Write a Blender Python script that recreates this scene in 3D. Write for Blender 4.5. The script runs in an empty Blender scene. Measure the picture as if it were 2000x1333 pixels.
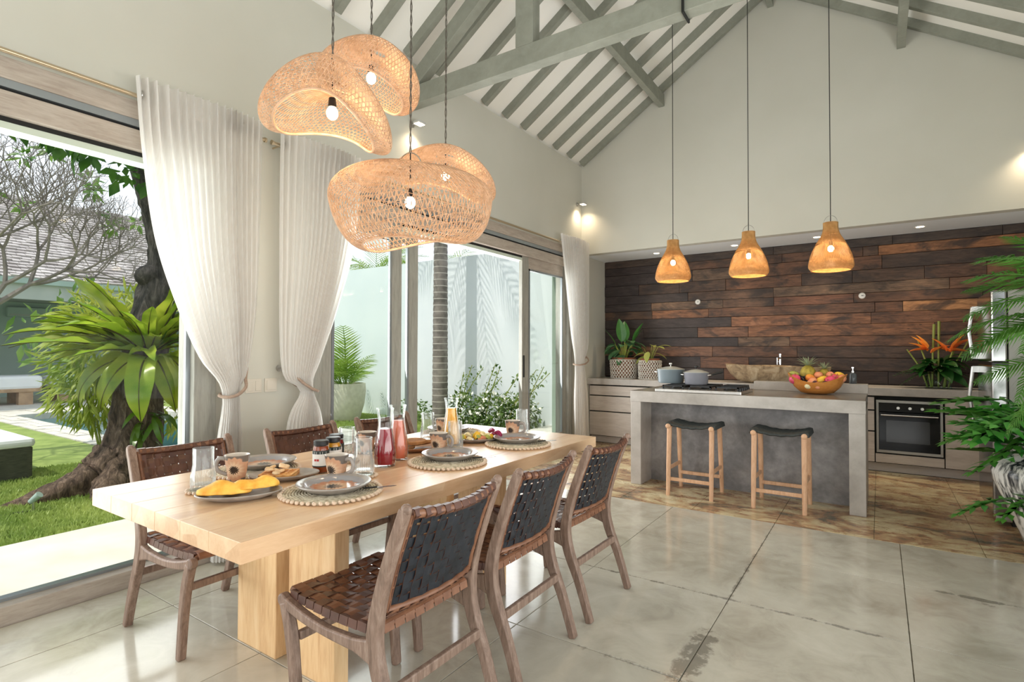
import bpy, math, random
import numpy as np
from mathutils import Vector, Matrix, Euler
SC = bpy.context.scene
COL = SC.collection
PI = math.pi
R_ = math.radians
# ---------------------------------------------------------------- camera
cam = bpy.data.cameras.new('camera'); camo = bpy.data.objects.new('camera', cam); COL.objects.link(camo)
cam.sensor_width = 36; cam.lens = 19.137; cam.clip_start = .02; cam.clip_end = 300
cr, cu, cf = (Vector(a) for a in ((.82894708, .55932117, .00256401), (.00805998, -.01652874, .9998309), (-.55926897, .82878624, .01820957)))
camo.matrix_world = Matrix(((cr.x, cu.x, -cf.x, 0), (cr.y, cu.y, -cf.y, 0), (cr.z, cu.z, -cf.z, 1.25), (0, 0, 0, 1)))
SC.camera = camo
# ---------------------------------------------------------------- sky, sun, added fill lamps at the openings, exposure
w = bpy.data.worlds.new('sky'); SC.world = w; w.use_nodes = True
wn = w.node_tree.nodes; wl = w.node_tree.links
wbg = wn['Background']; wbg.inputs['Strength'].default_value = 1.4
wtc = wn.new('ShaderNodeTexCoord'); wsp = wn.new('ShaderNodeSeparateXYZ'); wrp = wn.new('ShaderNodeValToRGB')
wl.new(wtc.outputs['Generated'], wsp.inputs[0]); wl.new(wsp.outputs['Z'], wrp.inputs[0]); wl.new(wrp.outputs[0], wbg.inputs['Color'])
wrp.color_ramp.elements[0].position = 0.0; wrp.color_ramp.elements[0].color = (.93, .95, 1.0, 1)
wrp.color_ramp.elements[1].position = 1.0; wrp.color_ramp.elements[1].color = (.72, .82, 1.0, 1)
sun = bpy.data.lights.new('sun', 'SUN'); suno = bpy.data.objects.new('sun', sun); COL.objects.link(suno)
sun.energy = 3.7; sun.angle = R_(.7); sun.color = (1, .95, .86)
suno.rotation_euler = (Vector((.16, .46, -.87))).to_track_quat('-Z', 'Y').to_euler()
def area(name, loc, direction, sx, sy, e, col=(.97, 1, .96)):
    l = bpy.data.lights.new(name, 'AREA'); l.shape = 'RECTANGLE'; l.size = sx; l.size_y = sy; l.energy = e; l.color = col
    o = bpy.data.objects.new(name, l); COL.objects.link(o); o.location = loc
    o.rotation_euler = Vector(direction).to_track_quat('-Z', 'Y').to_euler()
    return o
area('opening_fill_light', (-1.0, -2.93, 1.5), (0, 1, .5), 3.6, 2.3, 70)  # added fill lamp at the unseen rear opening, tilted upward
area('opening_fill_light', (1.36, 1.3, 1.0), (-1, 0, 1.0), 5.4, 1.3, 140)  # added fill lamp at the unseen right opening, aimed up to brighten the ceiling
area('opening_fill_light', (-3.5, 4.3, 1.25), (1, 0, .3), 3.6, 2.0, 110, (1, 1, 1))  # added lamp in the far sliding opening, strengthens its daylight
area('opening_fill_light', (-3.5, -.25, 1.3), (1, .1, .25), 3.9, 2.0, 95, (1, 1, 1))  # added lamp in the near sliding opening, strengthens its daylight
SC.view_settings.view_transform = 'Standard'; SC.view_settings.look = 'None'
SC.view_settings.exposure = -0.13; SC.view_settings.gamma = 1.0; SC.view_settings.use_curve_mapping = False
cy = SC.cycles
cy.use_denoising = True; cy.max_bounces = 8; cy.diffuse_bounces = 5; cy.glossy_bounces = 4; cy.transmission_bounces = 8
cy.transparent_max_bounces = 24; cy.sample_clamp_indirect = 4.0; cy.caustics_reflective = False; cy.caustics_refractive = False
cy.use_adaptive_sampling = True
# ---------------------------------------------------------------- mesh helpers
class MB:
    def __init__(s): s.v = []; s.f = []; s.m = []
    def add(s, vs, fs, mi=0):
        o = len(s.v); s.v.extend([tuple(map(float, p)) for p in vs])
        s.f.extend([tuple(i + o for i in f) for f in fs]); s.m.extend([mi] * len(fs)); return s
    def box(s, x0, x1, y0, y1, z0, z1, mi=0):
        return s.add([(x, y, z) for z in (z0, z1) for y in (y0, y1) for x in (x0, x1)],
                     [(0, 2, 3, 1), (4, 5, 7, 6), (0, 1, 5, 4), (2, 6, 7, 3), (0, 4, 6, 2), (1, 3, 7, 5)], mi)
    def bar(s, a, b, wd, ht, up=(0, 0, 1), mi=0):
        a = Vector(a); b = Vector(b); d = (b - a).normalized(); up = Vector(up)
        sd = d.cross(up).normalized(); u = sd.cross(d).normalized()
        P = [p + sd * (wd / 2 * i) + u * (ht / 2 * j) for p in (a, b) for j in (-1, 1) for i in (-1, 1)]
        return s.add(P, [(0, 2, 3, 1), (4, 5, 7, 6), (0, 1, 5, 4), (2, 6, 7, 3), (0, 4, 6, 2), (1, 3, 7, 5)], mi)
    def grid(s, P, cu=False, cv=False, mi=0, flip=False):
        P = np.asarray(P, float); nu, nv = P.shape[:2]; F = []
        for i in range(nu if cu else nu - 1):
            for j in range(nv if cv else nv - 1):
                q = (i * nv + j, ((i + 1) % nu) * nv + j, ((i + 1) % nu) * nv + (j + 1) % nv, i * nv + (j + 1) % nv)
                F.append(q[::-1] if flip else q)
        return s.add(P.reshape(-1, 3), F, mi)
    def tube(s, pts, r, n=8, closed=False, caps=True, mi=0, squash=None):
        pts = [Vector(p) for p in pts]; m = len(pts); rs = [r] * m if np.isscalar(r) else list(r)
        ring = []; ref = None
        for i in range(m):
            a = pts[(i - 1) % m] if closed or i > 0 else pts[i]; b = pts[(i + 1) % m] if closed or i < m - 1 else pts[i]
            d = (b - a)
            d = d.normalized() if d.length > 1e-9 else Vector((0, 0, 1))
            if ref is None: ref = Vector((1, 0, 0)) if abs(d.x) < .8 else Vector((0, 1, 0))
            x = ref - d * ref.dot(d)
            if x.length < 1e-6: x = d.orthogonal()
            x.normalize(); ref = x; y = d.cross(x)
            q = squash or (1, 1)
            ring.append([pts[i] + x * (math.cos(2 * PI * k / n) * rs[i] * q[0]) + y * (math.sin(2 * PI * k / n) * rs[i] * q[1]) for k in range(n)])
        V = [p for g in ring for p in g]; F = []
        for i in range(m if closed else m - 1):
            for k in range(n):
                F.append((i * n + k, i * n + (k + 1) % n, ((i + 1) % m) * n + (k + 1) % n, ((i + 1) % m) * n + k))
        if caps and not closed: F.append(tuple(range(n))[::-1]); F.append(tuple(range((m - 1) * n, m * n)))
        return s.add(V, F, mi)
    def lathe(s, prof, n=24, c=(0, 0, 0), mi=0, sx=1, sy=1, wob=None):
        V = []; F = []; k = len(prof)
        for i in range(n):
            a = 2 * PI * i / n
            for (r, z) in prof: V.append((c[0] + r * math.cos(a) * sx, c[1] + r * math.sin(a) * sy, c[2] + z))
        for i in range(n):
            for j in range(k - 1):
                q = (i * k + j, ((i + 1) % n) * k + j, ((i + 1) % n) * k + j + 1, i * k + j + 1)
                F.append(q)
        return s.add(V, F, mi)
    def ball(s, c, r, nu=14, nv=9, mi=0):
        if np.isscalar(r): r = (r, r, r)
        P = [[(c[0] + r[0] * math.sin(PI * j / (nv - 1)) * math.cos(2 * PI * i / nu), c[1] + r[1] * math.sin(PI * j / (nv - 1)) * math.sin(2 * PI * i / nu),
               c[2] - r[2] * math.cos(PI * j / (nv - 1))) for j in range(nv)] for i in range(nu)]
        return s.grid(P, cu=True, mi=mi)
    def prism(s, poly, d0, d1, axis='y', mi=0):
        f = {'y': lambda a, b, d: (a, d, b), 'x': lambda a, b, d: (d, a, b), 'z': lambda a, b, d: (a, b, d)}[axis]
        n = len(poly); V = [f(a, b, d0) for a, b in poly] + [f(a, b, d1) for a, b in poly]
        F = [tuple(range(n)), tuple(range(2 * n - 1, n - 1, -1))] + [(i, i + n, (i + 1) % n + n, (i + 1) % n) for i in range(n)]
        return s.add(V, F, mi)
def link(o, parent=None):
    COL.objects.link(o)
    if parent: o.parent = parent
    return o
def obj(name, mb, mats, parent=None, smooth=0, bevel=0, loc=None, rot=None, kind=None, col=None):
    me = bpy.data.meshes.new(name)
    me.from_pydata(mb.v, [], mb.f)
    for m in (mats if isinstance(mats, (list, tuple)) else [mats]): me.materials.append(m)
    if len(me.materials) > 1: me.polygons.foreach_set('material_index', mb.m)
    if smooth:
        me.polygons.foreach_set('use_smooth', [True] * len(me.polygons))
        if smooth < 180: me.set_sharp_from_angle(angle=R_(smooth))
    o = bpy.data.objects.new(name, me); link(o, parent)
    if loc: o.location = loc
    if rot: o.rotation_euler = rot
    if bevel:
        b = o.modifiers.new('bevel', 'BEVEL'); b.width = bevel; b.segments = 2; b.limit_method = 'ANGLE'; b.angle_limit = R_(35)
    if kind: o['kind'] = kind
    if col: o.color = (*col, 1)
    return o
def normals(o):
    import bmesh
    bm = bmesh.new(); bm.from_mesh(o.data); bmesh.ops.recalc_face_normals(bm, faces=bm.faces); bm.to_mesh(o.data); bm.free(); return o
def tag(o, label=None, cat=None, group=None, kind=None):
    if label: o['label'] = label
    if cat: o['category'] = cat
    if group: o['group'] = group
    if kind: o['kind'] = kind
    return o
def thing(name, label, cat, loc=(0, 0, 0), rz=0, group=None):
    o = bpy.data.objects.new(name, None); COL.objects.link(o); o.empty_display_size = .05
    o.location = loc; o.rotation_euler = (0, 0, rz); return tag(o, label, cat, group)
def struct(name, mb, m, parent=None, **k):
    o = obj(name, mb, m, parent, **k)
    if not parent: o['kind'] = 'structure'
    return o
def kids(o): return [c for c in KID.get(o.name, [])] if False else list(o.children)
def dup(o, loc=None, rz=None, label=None, parent=None):
    c = o.copy(); COL.objects.link(c)
    if parent: c.parent = parent
    for ch in list(o.children): dup(ch, parent=c)
    if loc is not None: c.location = loc
    if rz is not None: c.rotation_euler = (0, 0, rz)
    if label: c['label'] = label
    return c
def cp(o, parent=None, loc=None, rot=None, scale=None):
    c = o.copy(); COL.objects.link(c)
    if parent: c.parent = parent
    if loc is not None: c.location = loc
    if rot is not None: c.rotation_euler = rot
    if scale is not None: c.scale = scale if not np.isscalar(scale) else (scale,) * 3
    return c
def spline(P, n):
    P = np.array(P, float); m = len(P); t = np.linspace(0, m - 1, n); out = []
    for a in t:
        i = min(int(a), m - 2); u = a - i
        p0, p1, p2, p3 = P[max(i - 1, 0)], P[i], P[i + 1], P[min(i + 2, m - 1)]
        out.append(.5 * ((2 * p1) + (-p0 + p2) * u + (2 * p0 - 5 * p1 + 4 * p2 - p3) * u * u + (-p0 + 3 * p1 - 3 * p2 + p3) * u ** 3))
    return np.array(out)
# ---------------------------------------------------------------- materials
def S(r, g, b):
    f = lambda c: (c / 255 / 12.92) if c / 255 <= .04045 else ((c / 255 + .055) / 1.055) ** 2.4
    return (f(r), f(g), f(b))
class NT:
    def __init__(s, name):
        s.mat = bpy.data.materials.new(name); s.mat.use_nodes = True; s.t = s.mat.node_tree; s.n = s.t.nodes; s.l = s.t.links
        s.b = s.n['Principled BSDF']; s.out = s.n['Material Output']
    def N(s, typ, props=None, **ins):
        n = s.n.new('ShaderNode' + typ)
        for k, v in (props or {}).items(): setattr(n, k, v)
        for k, v in ins.items():
            key = int(k[1:]) if k[0] == '_' and k[1:].isdigit() else k.replace('_', ' ')
            s.set(n.inputs[key], v)
        return n
    def set(s, inp, v):
        if isinstance(v, bpy.types.NodeSocket): s.l.new(v, inp)
        elif isinstance(v, bpy.types.Node): s.l.new(v.outputs[0], inp)
        else:
            if inp.type == 'RGBA' and len(v) == 3: v = (*v, 1)
            inp.default_value = v
    def coord(s, kind='Object', scale=(1, 1, 1), rot=(0, 0, 0), loc=(0, 0, 0)):
        if kind == 'World': src = s.N('NewGeometry').outputs['Position']
        else: src = s.N('TexCoord').outputs[kind]
        return s.N('Mapping', Vector=src, Scale=scale, Rotation=rot, Location=loc).outputs[0]
    def noise(s, vec, scale=5, detail=4, rough=.55, dist=0):
        return s.N('TexNoise', Vector=vec, Scale=scale, Detail=detail, Roughness=rough, Distortion=dist).outputs['Fac']
    def ramp(s, fac, stops):
        n = s.N('ValToRGB', Fac=fac); e = n.color_ramp.elements
        while len(e) < len(stops): e.new(.5)
        for i, (p, c) in enumerate(stops): e[i].position = p; e[i].color = (*c, 1) if len(c) == 3 else c
        return n.outputs[0]
    def math(s, op, a, b=0.0, clamp=False):
        n = s.N('Math', {'operation': op, 'use_clamp': clamp}); s.set(n.inputs[0], a); s.set(n.inputs[1], b); return n.outputs[0]
    def mix(s, fac, a, b, blend='MIX'):
        n = s.N('Mix', {'data_type': 'RGBA', 'blend_type': blend}); s.set(n.inputs[0], fac); s.set(n.inputs[6], a); s.set(n.inputs[7], b); return n.outputs[2]
    def bump(s, h, strength=.3, dist=.01):
        s.set(s.b.inputs['Normal'], s.N('Bump', Height=h, Strength=strength, Distance=dist).outputs[0])
    def P(s, **k):
        for a, v in k.items(): s.set(s.b.inputs[a.replace('_', ' ')], v)
        return s
def mat(name, c1, c2=None, rough=.6, scale=6, detail=4, metal=0, bump=0, bscale=None, kind='Object', stretch=(1, 1, 1), lo=.3, hi=.7, spec=.5, dist=0, **extra):
    t = NT(name); v = t.coord(kind, stretch)
    if c2 is None: t.P(Base_Color=c1)
    else: t.P(Base_Color=t.ramp(t.noise(v, scale, detail, dist=dist), [(lo, c1), (hi, c2)]))
    t.P(Roughness=rough, Metallic=metal, **{'Specular_IOR_Level': spec}, **extra)
    if bump: t.bump(t.noise(v, bscale or scale * 4, 3), bump, .004)
    return t.mat
def wood(name, c1, c2, c3=None, stretch=(1, 12, 12), scale=3, rough=.55, bump=.15, objcol=False, kind='Object', spec=.4):
    t = NT(name); v = t.coord(kind, stretch)
    f = t.noise(v, scale, 6, .62, .6); g = t.noise(v, scale * 4.5, 4, .6, .3)
    f2 = t.math('ADD', t.math('MULTIPLY', f, .7), t.math('MULTIPLY', g, .3))
    c = t.ramp(f2, [(.3, c1), (.52, c2), (.72, c3 or c2)])
    if objcol: c = t.mix(1.0, c, t.N('ObjectInfo').outputs['Color'], 'MULTIPLY')
    t.P(Base_Color=c, Roughness=rough, Specular_IOR_Level=spec)
    if bump: t.bump(f2, bump, .004)
    return t.mat
def glassy(name, tint=(1, 1, 1), refl=.6, rough=0.0, edge=None, haze=0):
    t = NT(name); t.n.remove(t.b)
    tr = t.N('BsdfTransparent', Color=tint); gl = t.N('BsdfGlossy', Roughness=rough, Color=(1, 1, 1))
    lw = t.N('LayerWeight', Blend=.25).outputs['Fresnel']
    if edge: t.set(tr.inputs[0], t.mix(t.N('LayerWeight', Blend=.35).outputs['Facing'], tint, edge))
    m = t.N('MixShader', _0=t.math('MULTIPLY', lw, refl, True), _1=tr.outputs[0], _2=gl.outputs[0])
    if haze: m = t.N('MixShader', _0=haze, _1=m.outputs[0], _2=t.N('BsdfDiffuse', Color=(.9, .92, .92)).outputs[0])
    t.l.new(m.outputs[0], t.out.inputs[0]); return t.mat
def glow(name, c, e):
    t = NT(name); t.P(Base_Color=c, Emission_Color=c, Emission_Strength=e, Roughness=.4); return t.mat
def leafmat(name, c1, c2, scale=4, rough=.45, trans=.35, stripe=None, obj_var=True):
    t = NT(name); v = t.coord('Object')
    c = t.ramp(t.noise(v, scale, 3), [(.3, c1), (.7, c2)])
    if stripe:
        g = t.coord('Generated')
        wv = t.N('TexWave', {'bands_direction': 'DIAGONAL'}, Vector=g, Scale=stripe[1], Distortion=1.5).outputs['Fac']
        c = t.mix(t.ramp(wv, [(.55, (0, 0, 0)), (.85, (1, 1, 1))]), c, stripe[0])
    if obj_var:
        r = t.N('ObjectInfo').outputs['Random']
        c = t.N('HueSaturation', Hue=t.math('ADD', t.math('MULTIPLY', r, .03), .485), Value=t.math('ADD', t.math('MULTIPLY', r, .5), .72), Saturation=1.0, Color=c).outputs[0]
    t.P(Base_Color=c, Roughness=rough)
    tl = t.N('BsdfTranslucent', Color=c)
    m = t.N('MixShader', _0=trans, _1=t.b.outputs[0], _2=tl.outputs[0]); t.l.new(m.outputs[0], t.out.inputs[0]); return t.mat
def leaf(L, W, n=8, m=4, bend=.3, cup=.15, shape=None, rip=0, seed=0):
    """a leaf along +X, rising in Z then drooping; returns grid"""
    rg = random.Random(seed); shape = shape or (lambda u: math.sin(PI * min(1, u ** .8)) ** .8)
    P = []
    for i in range(n + 1):
        u = i / n; a = bend * u; row = []
        x = L * (math.sin(a) / bend if bend else u); z = -L * ((1 - math.cos(a)) / bend if bend else 0)
        wd = W / 2 * max(.03, shape(u))
        for j in range(m + 1):
            q = (j / m - .5) * 2
            row.append((x, q * wd, z + cup * abs(q) * wd + (rip * wd * math.sin(u * 19 + q * 2 + seed) * abs(q) if rip else 0)))
        P.append(row)
    return P
def bigmesh(name, V, F, mats, parent=None, smooth=True, mi=None, kind=None):
    me = bpy.data.meshes.new(name); V = np.asarray(V, np.float32); F = np.asarray(F, np.int32); k = F.shape[1]
    me.vertices.add(len(V)); me.vertices.foreach_set('co', V.ravel())
    me.loops.add(F.size); me.loops.foreach_set('vertex_index', F.ravel())
    me.polygons.add(len(F)); me.polygons.foreach_set('loop_start', np.arange(0, F.size, k, dtype=np.int32))
    try: me.polygons.foreach_set('loop_total', np.full(len(F), k, np.int32))
    except Exception: pass
    for m in (mats if isinstance(mats, (list, tuple)) else [mats]): me.materials.append(m)
    if mi is not None: me.polygons.foreach_set('material_index', np.asarray(mi, np.int32))
    if smooth: me.polygons.foreach_set('use_smooth', np.ones(len(F), bool))
    me.update(calc_edges=True); me.validate()
    o = bpy.data.objects.new(name, me); link(o, parent)
    if kind: o['kind'] = kind
    return o
def strands(paths, r, n=3):
    """paths: list of (k,3) arrays -> V,F of thin tubes"""
    Vs = []; Fs = []; off = 0
    for P in paths:
        P = np.asarray(P, float); k = len(P); d = np.gradient(P, axis=0); d /= np.linalg.norm(d, axis=1)[:, None] + 1e-9
        up = np.where(np.abs(d[:, 2:3]) < .9, [[0, 0, 1.]], [[1., 0, 0]]); x = np.cross(d, up); x /= np.linalg.norm(x, axis=1)[:, None] + 1e-9; y = np.cross(d, x)
        a = 2 * PI * np.arange(n) / n
        V = P[:, None, :] + r * (np.cos(a)[None, :, None] * x[:, None, :] + np.sin(a)[None, :, None] * y[:, None, :])
        Vs.append(V.reshape(-1, 3)); i = np.arange(k - 1)[:, None] * n; j = np.arange(n)[None, :]
        Fs.append((np.stack([i + j, i + (j + 1) % n, i + n + (j + 1) % n, i + n + j], -1).reshape(-1, 4)) + off); off += k * n
    return np.concatenate(Vs), np.concatenate(Fs)
# ================================================================ SETTING: room shell
M_wall = mat('wall_plaster', S(200, 198, 187), S(206, 204, 194), .85, 1.2, 3, bump=.03, bscale=60, kind='World', spec=.2)
M_soffit = mat('soffit_paint', S(232, 236, 240), S(238, 241, 244), .8, 1, kind='World', spec=.2)
M_ceil = mat('ceiling_board', S(238, 235, 228), S(243, 240, 234), .85, 1.5, kind='World', spec=.2)
M_beam = wood('greywashed_beam', S(128, 130, 119), S(141, 143, 132), S(151, 153, 142), (1, 1, 1), 5, .6, .05, kind='World')
M_frame = wood('washed_teak', S(156, 142, 130), S(178, 166, 154), S(192, 182, 171), (3, 1.2, 9), 4, .6, .06, kind='World')
M_framev = wood('washed_teak_upright', S(132, 130, 122), S(156, 154, 145), S(172, 170, 161), (7, 7, .8), 4, .6, .06, kind='World')
M_alu = mat('grey_metal_trim', S(150, 156, 160), None, .35, metal=.6)
M_alu2 = mat('pale_green_head', S(196, 206, 192), None, .6)
M_dark = mat('dark_gap', S(24, 24, 22), None, .8)
M_glass = glassy('window_glass', (.985, .995, .988), .09, edge=(.94, .975, .955))
XL, YB, YN, XR, YR = -3.35, 6.65, 7.4, 1.40, -3.0
ZS, ZE, XG, ZG = 2.555, 3.74, -.985, 5.30      # soffit, eave, ridge
SL = (ZG - ZE) / (XG - XL)
def roofz(x): return ZE + SL * (x - XL) if x < XG else ZG - SL * (x - XG)
# --- floor: grout bed with every concrete and slate tile a part
fl = struct('floor', MB().box(-3.40, XR, -3.0, YN, -.10, -.006), mat('grout', S(128, 120, 106), None, .8))
t = NT('polished_concrete_tile')
pos = t.coord('World')
n1 = t.noise(pos, 1.3, 5, .6); n2 = t.noise(pos, 5, 5, .65, .8); n3 = t.noise(t.coord('World', (1, 1, 1), loc=(3.1, 1.7, 0)), 14, 4, .7)
c = t.ramp(t.math('ADD', t.math('MULTIPLY', n1, .6), t.math('MULTIPLY', n2, .4)), [(.36, S(160, 153, 138)), (.5, S(188, 182, 167)), (.66, S(206, 201, 187))])
c = t.mix(t.math('MULTIPLY', t.N('ObjectInfo').outputs['Random'], .22), c, S(150, 142, 126))
sx = t.N('SeparateXYZ', Vector=pos)
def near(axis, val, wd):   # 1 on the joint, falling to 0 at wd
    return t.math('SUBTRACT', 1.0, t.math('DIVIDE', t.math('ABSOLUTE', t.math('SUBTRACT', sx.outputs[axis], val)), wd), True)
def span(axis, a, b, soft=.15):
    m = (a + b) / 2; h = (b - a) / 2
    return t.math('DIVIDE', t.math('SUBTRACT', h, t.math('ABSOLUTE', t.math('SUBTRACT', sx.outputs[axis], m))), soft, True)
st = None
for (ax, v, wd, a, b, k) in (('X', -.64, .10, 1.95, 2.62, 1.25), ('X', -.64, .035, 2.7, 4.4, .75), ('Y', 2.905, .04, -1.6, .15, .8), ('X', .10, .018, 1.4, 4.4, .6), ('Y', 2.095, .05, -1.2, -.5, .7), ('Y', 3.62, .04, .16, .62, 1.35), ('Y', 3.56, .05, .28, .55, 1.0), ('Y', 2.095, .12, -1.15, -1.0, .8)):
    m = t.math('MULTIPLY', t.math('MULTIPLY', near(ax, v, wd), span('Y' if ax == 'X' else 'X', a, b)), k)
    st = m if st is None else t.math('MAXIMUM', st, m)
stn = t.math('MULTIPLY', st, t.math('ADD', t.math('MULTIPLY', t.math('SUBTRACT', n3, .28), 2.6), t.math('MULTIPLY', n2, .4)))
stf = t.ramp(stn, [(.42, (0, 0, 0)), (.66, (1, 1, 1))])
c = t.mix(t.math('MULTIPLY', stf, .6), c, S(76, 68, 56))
t.P(Base_Color=c, Roughness=t.math('ADD', .03, t.math('MULTIPLY', n2, .2)), Specular_IOR_Level=.62)
t.bump(n2, .05, .004); M_tile = t.mat
t = NT('slate_tile'); pos = t.coord('World', (1.0, 1.9, 1))
n1 = t.noise(pos, 1.9, 6, .66, .9); n2 = t.noise(pos, 5, 5, .7, .9)
f = t.math('ADD', t.math('MULTIPLY', n1, .65), t.math('MULTIPLY', n2, .35))
t.P(Base_Color=t.ramp(f, [(.33, S(84, 78, 66)), (.41, S(116, 106, 86)), (.46, S(156, 116, 86)), (.51, S(186, 164, 126)), (.59, S(212, 198, 162)), (.68, S(140, 134, 116))]), Roughness=t.math('ADD', .16, t.math('MULTIPLY', n2, .25)), Specular_IOR_Level=.5)
t.bump(f, .15, .006); M_slate = t.mat
def tiles(xs, ys, m, g):
    for i in range(len(xs) - 1):
        for j in range(len(ys) - 1):
            cx, cy_ = (xs[i] + xs[i + 1]) / 2, (ys[j] + ys[j + 1]) / 2; hx, hy = (xs[i + 1] - xs[i] - g) / 2, (ys[j + 1] - ys[j] - g) / 2
            obj('tile', MB().box(-hx, hx, -hy, hy, -.02, 0), m, fl, bevel=.0015, loc=(cx, cy_, 0))
xs = [-3.28, -2.875, -2.13, -1.385, -.64, .10, .845, XR]
tiles(xs, [-3.0, -2.55, -1.78, -1.01, -.24, .53, 1.30, 2.095, 2.905, 3.62, 4.373], M_tile, .004)
tiles([-3.34, -3.04, -2.44, -1.84, -1.24, -.64, -.04, .53, 1.13, XR], [4.373, 4.97, 5.57, 6.17, 6.90], M_slate, .003)
# --- left wall: pier between the two sliding openings, wall above, return by the kitchen
struct('wall_left', MB().box(XL - .2, XL, 1.73, 2.38, 0, 2.6).box(XL - .2, XL, 6.32, YN + .1, 0, 2.6).box(XL - .2, XL, YR, YB, 2.6, ZE + .02).box(XL - .2, XL, YR, -2.4, 0, 2.6), M_wall)
struct('wall_back', MB().prism([(XL - .2, ZS), (XR + .2, ZS), (XR + .2, roofz(XR) + .2), (XG, ZG + .2), (XL - .2, ZE + .1)], YB, YB + .12), M_wall)
sf = struct('trim_1', MB().box(XL, XR, YB + .12, YN, ZS, ZS + .02), M_soffit)
# --- right and rear walls (behind the camera) with wide openings added to let daylight in
struct('wall_right', MB().box(XR, XR + .2, -3, -1.7, 0, 2.5).box(XR, XR + .2, 4.3, YN + .2, 0, 2.5).box(XR, XR + .2, -3, YN + .2, 2.5, roofz(XR) + .05).box(XR, XR + .2, -1.7, 4.3, 0, .3), M_wall)
struct('wall_front', MB().box(XL, -2.9, YR - .2, YR, 0, 3).box(.9, XR, YR - .2, YR, 0, 3).prism([(XL - .2, 3.0), (XR + .2, 3.0), (XR + .2, roofz(XR) + .1), (XG, ZG + .2), (XL - .2, ZE + .1)], YR - .2, YR).box(-2.9, .9, YR - .2, YR, 0, .35), M_wall)
# --- ceiling: two boarded slopes with rafters, purlins and truss as parts
ce = MB()
for s in (0, 1):
    xe = XL - .25 if s == 0 else XR + .25
    ze = roofz(XL) - .25 * SL if s == 0 else roofz(XR) - .25 * SL
    P = [(xe, ze), (XG, ZG), (XG, ZG + .14), (xe, ze + .14)]
    ce.prism([(a, b + .075) for a, b in P], YR - .2, YB + .12)
ce = struct('ceiling', ce, M_ceil)
nx, nz = -SL / math.hypot(1, SL), 1 / math.hypot(1, SL)
def raf(sgn, xa, name, y, wd, ht, drop=0.0):
    a = Vector((xa, y, roofz(xa) + .035 - drop)); b = Vector((XG, y, ZG + .035 - drop))
    return obj(name, MB().bar(a, b, wd, ht), M_beam, ce, bevel=.003)
ry = [6.60 - .365 * i for i in range(25)]
for y in ry:
    raf(-1, XL + .02, 'rafter', y, .055, .09); raf(1, XR - .02, 'rafter', y, .055, .09)
for (x, z) in ((-2.235, 4.385), (.205, 4.365)):
    obj('purlin', MB().box(x - .035, x + .035, -2.9, YB, z - .075, z + .075), M_beam, ce, bevel=.003)
obj('ridge_beam', MB().box(XG - .03, XG + .03, -2.9, YB, ZG - .17, ZG - .0), M_beam, ce, bevel=.003)
for yt in (3.30, -.9):
    obj('tie_beam', MB().box(XL - .05, XR + .05, yt, yt + .10, 3.325, 3.48), M_beam, ce, bevel=.004)
    for sg, xe in ((-1, XL), (1, XR)):
        a = Vector((xe, yt + .05, 3.46)); b = Vector((XG, yt + .05, ZG - .14))
        obj('principal_rafter', MB().bar(a, b, .085, .13), M_beam, ce, bevel=.004)
    obj('king_post', MB().box(XG - .085, XG + .085, yt - .01, yt + .11, 3.47, ZG - .1).box(XG - .19, XG + .19, yt - .012, yt + .112, 3.48, 3.56), M_beam, ce, bevel=.004)
    for xq in (-2.13, .16):
        obj('queen_post', MB().box(xq - .075, xq + .075, yt, yt + .10, 3.48, roofz(xq) - .05), M_beam, ce, bevel=.004)
    obj('steel_strap', MB().box(XG + .005, XG + .017, yt - .02, yt + .12, 3.31, 3.62), M_dark, ce)
# --- timber-framed sliding openings in the left wall
def trimset(n, y0, y1):
    o = struct('trim_%d' % n, MB().box(XL - .12, XL + .03, y0, y1, 2.50, 2.60), M_frame, bevel=.003)
    obj('track', MB().box(XL - .12, XL + .022, y0, y1, 2.462, 2.50), M_alu, o)
    obj('shadow_gap', MB().box(XL - .12, XL + .004, y0, y1, 2.444, 2.462), M_dark, o)
    obj('lintel_board', MB().box(XL - .12, XL + .03, y0, y1, 2.335, 2.444), M_frame, o, bevel=.003)
    obj('guide_rail', MB().box(XL - .10, XL - .01, y0, y1, 2.312, 2.335), M_dark, o)
    obj('outer_head', MB().box(XL - .11, XL - .012, y0, y1, 2.28, 2.312), M_alu2, o)
    obj('sill', MB().box(XL - .07, XL + .06, y0, y1, -.02, .085), M_frame, o, bevel=.004)
    obj('sill_track', MB().box(XL - .06, XL - .01, y0, y1, .085, .10), M_alu, o)
    return o
t1 = trimset(2, -2.4, 1.73); t2 = trimset(3, 2.38, 6.34)
obj('jamb_post', MB().box(XL - .16, XL + .03, 1.60, 1.73, 0, 2.335), M_framev, t1, bevel=.004)
obj('jamb_post', MB().box(XL - .16, XL + .03, 2.38, 2.475, 0, 2.335), M_framev, t2, bevel=.004)
obj('jamb_post', MB().box(XL - .16, XL + .03, 6.22, 6.34, 0, 2.335), M_framev, t2, bevel=.004)
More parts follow.
